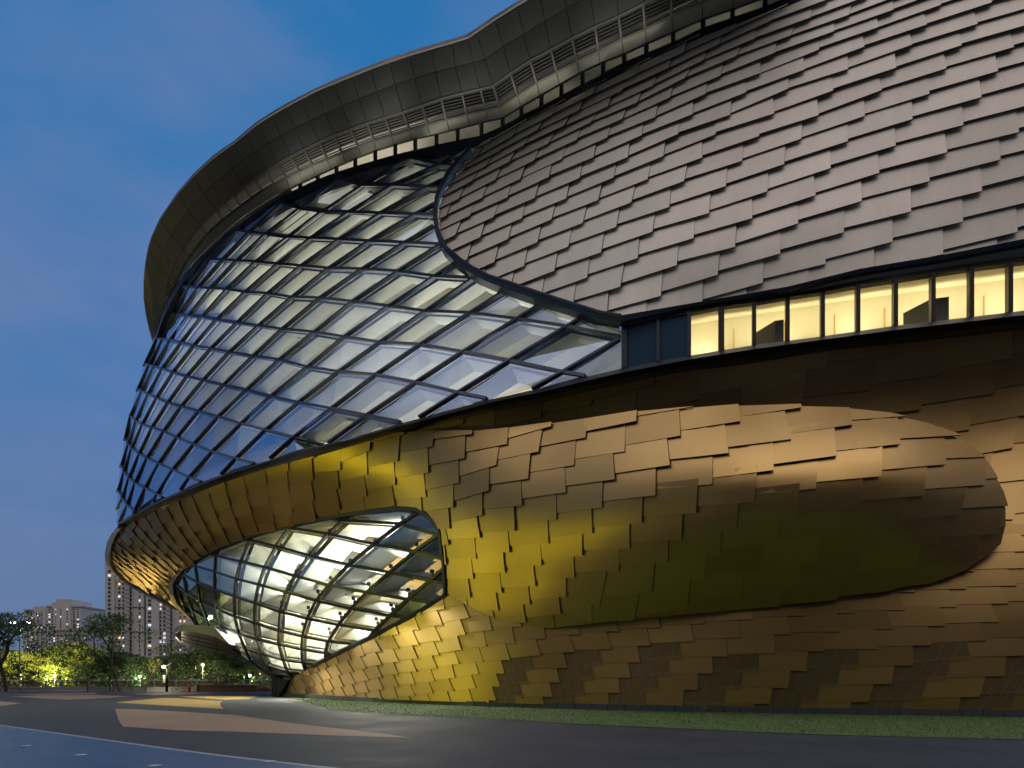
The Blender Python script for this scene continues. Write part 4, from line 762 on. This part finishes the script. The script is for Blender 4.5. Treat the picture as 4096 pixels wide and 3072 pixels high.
# leaf clouds
def leaves(mb, c, r, n, size, rnd, mi=0, shape=None):
    for _ in range(n):
        while True:
            v = Vector((rnd.uniform(-1, 1), rnd.uniform(-1, 1), rnd.uniform(-1, 1)))
            if v.length < 1: break
        v = v * (v.length ** -.35 if v.length > .05 else 1)
        p = Vector(c) + Vector((v.x * r[0], v.y * r[1], v.z * r[2])); s_ = size * rnd.uniform(.6, 1.3)
        n_ = Vector((rnd.gauss(0, 1), rnd.gauss(0, 1), rnd.gauss(.6, 1))).normalized(); u = n_.orthogonal().normalized(); w = n_.cross(u)
        a = rnd.uniform(0, 6.28); u, w = u * math.cos(a) + w * math.sin(a), w * math.cos(a) - u * math.sin(a)
        mb.poly([p - u * s_, p - w * s_ * .45, p + u * s_, p + w * s_ * .45], mi)
def tree(name, loc, H, Wd, trunk_h, dens, leaf, label, cat='tree', group=None, seed=1, size=.16, stems=1, spread=1.0, fill=0):
    rnd = random.Random(seed); t = empty(name, loc); tag(t, label, cat, group)
    tm, cm = MB(), MB(); tips = []
    def grow(p, d, L, r, lev):
        pts = [p]; q = p
        for k in range(3):
            d = (d + Vector((rnd.gauss(0, .10), rnd.gauss(0, .10), rnd.gauss(.05, .06)))).normalized(); q = q + d * L / 3; pts.append(q)
        tm.tube(pts, [r, r * .85, r * .72, r * .6], 6)
        if lev == 0: tips.append((q, L)); return
        if lev <= 2: tips.append((q, L * .8))
        nb = rnd.choice((3, 3, 4)) if lev > 1 else rnd.choice((2, 3))
        a0 = rnd.uniform(0, 6.28)
        for k in range(nb):
            a = a0 + 6.28 * k / nb + rnd.gauss(0, .3); sp_ = rnd.uniform(.45, .95) * spread
            u = d.orthogonal().normalized(); w = d.cross(u); e = (d + (u * math.cos(a) + w * math.sin(a)) * sp_ + Vector((0, 0, .18))).normalized()
            grow(q, e, L * rnd.uniform(.68, .85), r * .58, lev - 1)
    for s_ in range(stems):
        a = rnd.uniform(0, 6.28); d0 = Vector((0, 0, 1)) if stems == 1 else Vector((math.cos(a) * .45, math.sin(a) * .45, 1)).normalized()
        grow(Vector((0, 0, -.05)), d0, trunk_h if stems == 1 else trunk_h * 1.0, .035 * H * .5 / math.sqrt(stems), 3 if stems == 1 else 2)
    mxz = max(p.z for p, _ in tips); mxr = sorted(math.hypot(p.x, p.y) for p, _ in tips)[int(len(tips) * .85)]; sz = H * .94 / mxz; sr = Wd * .45 / mxr
    for v in range(len(tm.v)):
        x, y, z = tm.v[v]; k = min(max(z / max(trunk_h, .1), 0), 1); tm.v[v] = (x * (1 - k + k * sr), y * (1 - k + k * sr), z * sz)
    for p, L in tips:
        c = Vector((p.x * sr, p.y * sr, p.z * sz)); rr_ = H * .085 * rnd.uniform(.7, 1.35)
        leaves(cm, c, (rr_ * 1.25, rr_ * 1.25, rr_ * .75), int(dens * rnd.uniform(.5, 1.5)), size, rnd)
    if fill:
        for k in range(fill):
            a = rnd.uniform(0, 6.28); ph = rnd.uniform(-.9, 1); rr_ = math.sqrt(max(0, 1 - ph * ph)) * rnd.uniform(.45, 1.0)
            c = Vector((math.cos(a) * rr_ * Wd * .5, math.sin(a) * rr_ * Wd * .5, H * (.50 + .42 * ph))); b_ = H * rnd.uniform(.07, .13)
            leaves(cm, c, (b_ * 1.3, b_ * 1.3, b_), int(dens * 1.1), size, rnd)
    tm.build('trunk', M['bark'], t); cm.build('crown', leaf, t)
    return t
def props(t, h, rad, n=3):      # timber stakes round a young tree
    for k in range(n):
        a = 6.28 * k / n + .5; mb = MB(); mb.tube([(math.cos(a) * rad, math.sin(a) * rad, 0), (math.cos(a) * .12, math.sin(a) * .12, h)], .035, 5); mb.build('stake', M['bark'], t)
px = lambda x, Y: (x - CX) / F * Y
T_ = tree('maple_tree', (px(24, 70.5), 70.5, 0), 8.4, 10.5, 1.7, 80, M['leaf3'], 'dark spreading maple at the far left beside the tall double lamp', seed=3, size=.15, fill=24); props(T_, 1.9, 1.3)
T_ = tree('maple_tree', (px(480, 70.5), 70.5, 0), 8.2, 8.6, 1.9, 64, M['leaf'], 'tall slender trunked maple standing alone in front of the high towers', seed=11, size=.14, fill=16); props(T_, 1.9, 1.3)
T_ = tree('young_tree', (px(705, 78), 78, 0), 5.9, 4.6, 2.0, 12, M['leaf'], 'thin sparse young tree just right of the bright path lamp', seed=5, size=.13, spread=1.1); props(T_, 1.6, 1)
tree('bushy_tree', (px(439, 71), 71, 0), 3.8, 3.2, .8, 36, M['leaf'], 'small bushy tree touching the left side of the tall maple trunk', seed=8, size=.13, fill=12)
tree('bare_shrub', (px(350, 71), 71, 0), 3.4, 3.2, .7, 5, M['leaf2'], 'nearly bare many stemmed shrub left of the bushy tree', 'shrub', 'many stemmed shrubs behind the plaza', seed=21, stems=6, size=.12)
tree('bare_shrub', (px(580, 71), 71, 0), 3.6, 3.6, .8, 7, M['leaf2'], 'many stemmed shrub with a few bright leaves between the maple and the path lamp', 'shrub', 'many stemmed shrubs behind the plaza', seed=22, stems=7, size=.12)
T_ = tree('bushy_tree', (px(905, 76), 76, 0), 5.0, 4.2, 1.0, 46, M['leaf'], 'dense green tree standing behind the brick planter', seed=31, size=.15, fill=26); props(T_, 1.7, 1)
tree('young_tree', (px(1000, 80), 80, 0), 4.1, 4.2, 1.3, 20, M['leaf2'], 'pale leafed young tree between the dense tree and the entrance column', seed=33, size=.13, spread=1.2)
tree('young_tree', (px(1065, 75), 75, 0), 3.2, 3.4, 1.1, 26, M['leaf2'], 'low bright green tree with a leaning trunk beside the entrance column', seed=34, size=.12, spread=1.2)
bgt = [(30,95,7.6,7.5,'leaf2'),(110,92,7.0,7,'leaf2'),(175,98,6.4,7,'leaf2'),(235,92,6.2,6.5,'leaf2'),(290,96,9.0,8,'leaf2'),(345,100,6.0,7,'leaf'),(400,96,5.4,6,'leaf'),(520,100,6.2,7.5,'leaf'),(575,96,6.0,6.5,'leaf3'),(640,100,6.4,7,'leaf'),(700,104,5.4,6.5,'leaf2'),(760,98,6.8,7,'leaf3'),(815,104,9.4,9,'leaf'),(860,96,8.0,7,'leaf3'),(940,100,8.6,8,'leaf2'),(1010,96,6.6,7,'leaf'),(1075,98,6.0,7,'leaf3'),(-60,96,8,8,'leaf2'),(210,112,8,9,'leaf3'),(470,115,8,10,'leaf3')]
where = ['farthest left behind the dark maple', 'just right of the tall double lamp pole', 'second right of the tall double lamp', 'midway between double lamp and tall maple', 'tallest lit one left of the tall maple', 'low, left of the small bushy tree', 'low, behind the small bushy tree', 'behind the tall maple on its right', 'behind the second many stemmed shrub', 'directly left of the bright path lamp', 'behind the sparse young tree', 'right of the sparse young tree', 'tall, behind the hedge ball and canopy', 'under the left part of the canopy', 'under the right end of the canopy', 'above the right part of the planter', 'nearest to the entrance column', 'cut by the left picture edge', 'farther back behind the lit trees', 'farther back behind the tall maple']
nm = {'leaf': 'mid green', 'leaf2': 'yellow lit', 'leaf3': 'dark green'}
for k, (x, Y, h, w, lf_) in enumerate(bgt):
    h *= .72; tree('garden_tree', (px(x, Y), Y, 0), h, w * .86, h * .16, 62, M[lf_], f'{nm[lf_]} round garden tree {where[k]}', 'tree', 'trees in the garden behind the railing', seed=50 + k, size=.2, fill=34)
# hedges low along the garden
mb = MB(); rnd = random.Random(9)
for k in range(60): leaves(mb, (-60 + k * .95, 90 + rnd.uniform(-3, 3), 1.1 + rnd.random() * .6), (1.3, 1.3, 1.3 + rnd.random() * .9), 110, .17, rnd)
tag(mb.build('garden_shrubbery', M['leaf3']), 'continuous dark shrubbery filling the garden behind the timber railing', 'shrubbery', kind='stuff')
def hedge(name, x0, x1, Y, z0, z1, label, leaf):
    a, b = px(x0, Y), px(x1, Y); mb = MB(); rnd = random.Random(int(x0)); n = max(3, int((b - a) / .35))
    for k in range(n): leaves(mb, (a + (b - a) * (k + .5) / n, Y, (z0 + z1) / 2), (.35, .5, (z1 - z0) / 2), 130, .055, rnd)
    tag(mb.build(name, leaf), label, 'hedge')
hedge('clipped_hedge', 688, 752, 70.3, 0, .5, 'low rounded bright green hedge beside the path lamp', M['leaf2'])
hedge('clipped_hedge', 1030, 1072, 70.6, .3, .85, 'clipped bright green hedge between planter and entrance column', M['leaf2'])
hedge('red_shrub', 1030, 1085, 70.2, 0, .35, 'low row of dark reddish shrubs under the clipped hedge', leafmat('leaf_red', (.12, .03, .02)))
def hydrant(x, label):
    t = empty('fire_hydrant', (px(x, 70), 70, 0)); tag(t, label, 'hydrant', 'red hydrants at the plaza edge')
    mb = MB(); mb.lathe((0, 0, 0), [(.16, 0), (.16, .06), (.10, .08), (.10, .45), (.13, .47), (.13, .52), (.09, .60), (.03, .65)], 10); mb.build('body', M['red'], t)
    mb = MB(); mb.tube([(-.2, 0, .36), (.2, 0, .36)], .055, 8); mb.tube([(0, -.2, .33), (0, 0, .33)], .07, 8); mb.build('outlet', M['red'], t)
hydrant(757, 'small red hydrant beside the low green hedge'); hydrant(1066, 'small red hydrant beside the entrance column')
# closed umbrella
t = empty('closed_parasol', (px(987, 74), 74, 0)); tag(t, 'closed dark green parasol standing behind the brick planter', 'parasol')
mb = MB(); mb.tube([(0, 0, 0), (0, 0, 2.2)], .03, 6); mb.build('pole', M['steel'], t)
mb = MB(); mb.lathe((0, 0, .75), [(.26, 0), (.22, .3), (.14, .9), (.05, 1.35), (.01, 1.45)], 8); mb.build('canopy', mat('green_cloth', (.01, .06, .04), .8), t)
# crowd barrier
t = empty('steel_barrier', (px(1040, 73), 73, 0)); tag(t, 'light steel barrier of thin upright bars behind the planter end', 'barrier')
mb = MB(); mb.tube([(-1.5, 0, .15), (-1.5, 0, 1.25), (1.5, 0, 1.25), (1.5, 0, .15), (-1.5, 0, .15)], .025, 6); mb.build('frame', M['steel'], t)
mb = MB()
for k in range(1, 18): mb.tube([(-1.5 + k / 6, 0, .15), (-1.5 + k / 6, 0, 1.25)], .012, 5)
mb.build('bars', M['steel'], t)
# path lamp
t = empty('path_lamp', (px(667, 70.2), 70.2, 0)); tag(t, 'curved black path lamp shining bright beside the low hedge', 'street lamp')
mb = MB(); mb.tube([(0, 0, 0), (0, 0, 1.3), (.10, 0, 1.9), (0, 0, 2.4), (-.18, 0, 2.62)], [.15, .15, .10, .06, .05], 8); mb.build('post', M['black'], t)
mb = MB(); mb.slab([Vector((-.2, -.1, 2.6)), Vector((.55, -.1, 3.0)), Vector((.55, .1, 3.0)), Vector((-.2, .1, 2.6))], [Vector((-.2, -.1, 2.56)), Vector((.55, -.1, 2.96)), Vector((.55, .1, 2.96)), Vector((-.2, .1, 2.56))]); mb.build('arm_plate', M['steel'], t)
mb = MB(); mb.lathe((-.32, 0, 2.42), [(.05, 0), (.17, .08), (.17, .2), (.05, .27)], 12); hd = mb.build('lamp_head', M['lampw'], t)
mb = MB(); mb.box(-.38, -.14, -.05, .05, .95, 1.7); mb.build('notice_panel', M['kerb'], t)
point('path_lamp_light', (-.32, -.35, 2.3), 260, (1, .85, .55), .2, t)
# tall double lamp
t = empty('street_lamp', (px(80, 84), 84, 0)); tag(t, 'tall pale street lamp with two lit heads above the left trees', 'street lamp')
mb = MB(); mb.tube([(0, 0, 0), (0, 0, 8.1)], [.13, .08], 8); mb.build('post', M['steel'], t)
mb = MB(); mb.tube([(-.9, 0, 8.35), (0, 0, 8.1), (1.0, 0, 8.3)], .05, 6); mb.build('arm', M['steel'], t)
for sx2 in (-.95, .95):
    mb = MB(); mb.lathe((sx2, 0, 8.1), [(.06, 0), (.36, .05), (.3, .16), (.05, .2)], 12); mb.build('lamp_head', M['lampw'], t)
d_ = bpy.data.lights.new('street_lamp_light', 'SPOT'); d_.energy = 9000; d_.color = (1, .82, .38); d_.spot_size = math.radians(150); d_.spot_blend = .5; d_.shadow_soft_size = .3
o_ = bpy.data.objects.new('street_lamp_light', d_); COL.objects.link(o_); o_.parent = t; o_.location = (0, .5, 8.0); o_.rotation_euler = (.35, 0, 0)
def glim(x, y, Y, label, mt, pw, col, lit_r=.16):
    p = up(x, y, Y); t = empty('garden_lamp', (p.x, p.y, 0)); tag(t, label, 'street lamp', 'small lamps in the garden')
    mb = MB(); mb.tube([(0, 0, 0), (0, 0, p.z - .2)], .05, 6); mb.build('post', M['steel'], t)
    mb = MB(); mb.lathe((0, 0, p.z - .2), [(.04, 0), (lit_r, .08), (lit_r, .2), (.03, .3)], 10); mb.build('lamp_head', mt, t); point('garden_lamp_light', (0, -.5, p.z - .4), pw, col, .2, t)
glim(811, 2657, 92, 'orange garden lamp among the trees left of the canopy underside', M['lampo'], 700, (1, .65, .3))
glim(819, 2600, 110, 'tiny distant lamp just under the canopy edge', M['lampw'], 500, (1, .85, .5), .14)
glim(218, 2700, 90, 'garden lamp hidden low in the yellow lit trees on the left', M['lampo'], 2600, (1, .85, .3))
glim(1000, 2700, 90, 'garden lamp low among the bright trees near the entrance', M['lampw'], 1800, (1, .9, .4))
glim(-20, 2690, 88, 'garden lamp low at the far left edge behind the maple', M['lampo'], 2600, (1, .8, .28))
glim(560, 2705, 90, 'garden lamp low behind the second many stemmed shrub', M['lampw'], 900, (.7, 1, .5))
# ------------------------------------------------------------------ towers
def tower(name, label, x0, x1, ytop, Y, depth, cols, floors_px, steps=(), lit=.12, seed=1, bays=(), grp='apartment towers across the road'):
    rnd = random.Random(seed); t = empty(name, (0, 0, 0)); tag(t, label, 'tower', grp)
    X0, X1 = px(x0, Y), px(x1, Y); H = EYE + (HZ - ytop) / F * Y; mb = MB(); mb.box(X0, X1, Y, Y + depth, 0, H)
    for a, b, dh, pr in steps: mb.box(px(a, Y), px(b, Y), Y - pr, Y + depth * .7, 0, H + dh)
    mb.build('wall', M['tower'], t)
    mb = MB(); fh = floors_px / F * Y; nf = int(H / fh)
    for k in range(0, nf, 6): mb.box(X0 - .15, X1 + .15, Y - .25, Y + .4, k * fh, k * fh + .35)
    mb.box(X0 - .3, X1 + .3, Y - .4, Y + depth + .3, H, H + .7); mb.build('cornice', M['tower2'], t)
    cells = [(f, c) for f in range(nf) for c in range(len(cols))]
    cells.sort(key=lambda q: -q[0]); shown = [q for q in cells]; rest = MB(); rl = [MB(), MB()]; ni = 0
    for f, c in shown:
        cx, cw = cols[c]; a, b = px(cx - cw / 2, Y), px(cx + cw / 2, Y); z0 = f * fh + fh * .32; z1 = f * fh + fh * .82
        pr = 0
        for a_, b_, dh, q_ in steps:
            if a_ <= cx <= b_: pr = max(pr, q_)
        if z1 > H: continue
        r = rnd.random(); mt = M['lit1'] if r < lit * .7 else M['lit2'] if r < lit else M['pane']
        tgt = MB() if ni < 96 else None
        g = tgt if tgt else (rl[0] if mt is M['lit1'] else rl[1] if mt is M['lit2'] else rest)
        g.box(a, b, Y - pr - .10, Y - pr + .1, z0, z1)
        if tgt: tgt.build('window', mt, t); ni += 1
    for g, mt in ((rest, M['pane']), (rl[0], M['lit1']), (rl[1], M['lit2'])):
        if g.v: o = g.build('window', mt, t); tag(o, kind='stuff')
    for a_, b_ in bays:      # stacks of balconies
        mb = MB(); mb2 = MB(); a, b = px(a_, Y), px(b_, Y)
        mb2.box(a, b, Y - .05, Y + .05, 0, H - 1)
        for f in range(nf): mb.box(a - .1, b + .1, Y - 1.3, Y + .1, f * fh, f * fh + .25); mb.box(a - .1, b + .1, Y - 1.35, Y - 1.25, f * fh + .25, f * fh + 1.1)
        mb2.build('recess', M['pane'], t); mb.build('balcony', M['tower2'], t)
    return t
c4 = lambda L: [(x / 1.8433, w / 1.8433) for x, w in L]
tower('apartment_tower', 'tallest beige tower emerging from behind the gold lip of the museum', 426, 575, 2270, 215, 18, c4([(818,20),(880,15),(914,20),(1030,10)]), 16.5, [(426,462,1.5,.8)], .14, 4, bays=[(508,526)])
tower('apartment_tower', 'second high beige tower behind the canopy and sparse young tree', 584, 775, 2330, 215, 18, c4([(1113,22),(1182,16),(1216,22),(1330,10),(1360,10)]), 16.5, [(590,640,1.5,.8)], .2, 5, bays=[(672,688)])
tower('apartment_tower', 'lower tower slice visible right of the canopy tip above the dark trees', 778, 836, 2560, 240, 16, c4([(1455,14),(1485,12),(1515,10)]), 14, [], .25, 6)
tower('apartment_block', 'distant pale apartment block at the left end of the cluster', 98, 187, 2443, 330, 20, c4([(205,8),(235,10),(255,8),(290,10),(318,10)]), 9.6, [(140,187,2,1)], .12, 7, grp='pale apartment blocks on the left')
tower('apartment_block', 'tallest distant pale block with stepped roof in the cluster', 188, 322, 2428, 320, 22, c4([(365,12),(395,12),(425,14),(462,8),(510,8),(547,14),(575,12)]), 9.8, [(212,235,2,.8),(232,288,3.5,1.4)], .16, 8, grp='pale apartment blocks on the left')
tower('apartment_block', 'narrow distant pale block right of the stepped one', 323, 378, 2458, 330, 20, c4([(615,10),(640,10),(668,9),(688,6)]), 9.8, [], .14, 9, grp='pale apartment blocks on the left')
tower('apartment_block', 'distant pale block half hidden behind the tall beige tower', 380, 425, 2450, 340, 20, c4([(715,8),(745,12),(770,10)]), 9.8, [(394,425,0,1)], .1, 10, grp='pale apartment blocks on the left')
tower('apartment_block', 'lower pale wing in front of the stepped block', 205, 350, 2522, 300, 10, c4([(400,10),(430,12),(452,12),(485,12),(520,12),(555,14),(590,12),(625,10)]), 10, [], .1, 12, grp='pale apartment blocks on the left')
# added lamps out of view to the left give the gold wall its glow

area('added_glow_light', (-52, 31, 1.6), (1, .1, .06), 2.5, 2.5, 160, (.95, 1, .01), spread=80)
area('added_glow_light', (-52, 43, 10.5), (1, .0, -.15), 2.5, 2.5, 200, (.95, 1, .01), spread=80)

for q_, tg in (((1330, 2500), (1450, 2812)), ((1140, 2600), (1200, 2797)), ((1480, 2450), (1650, 2832)), ((1640, 2400), (1900, 2850))):  # added spots just outside the lower glazing, brightening lawn and paving
    p_ = sEgg.P(*q_, .55); g_ = gp(*tg); d_ = bpy.data.lights.new('added_ground_spot', 'SPOT'); d_.energy = 1500; d_.color = (1, .95, .78); d_.spot_size = math.radians(75); d_.spot_blend = .8; d_.shadow_soft_size = .12
    o_ = bpy.data.objects.new('added_ground_spot', d_); COL.objects.link(o_); o_.location = p_; o_.rotation_euler = (g_ - p_).to_track_quat('-Z', 'Y').to_euler()
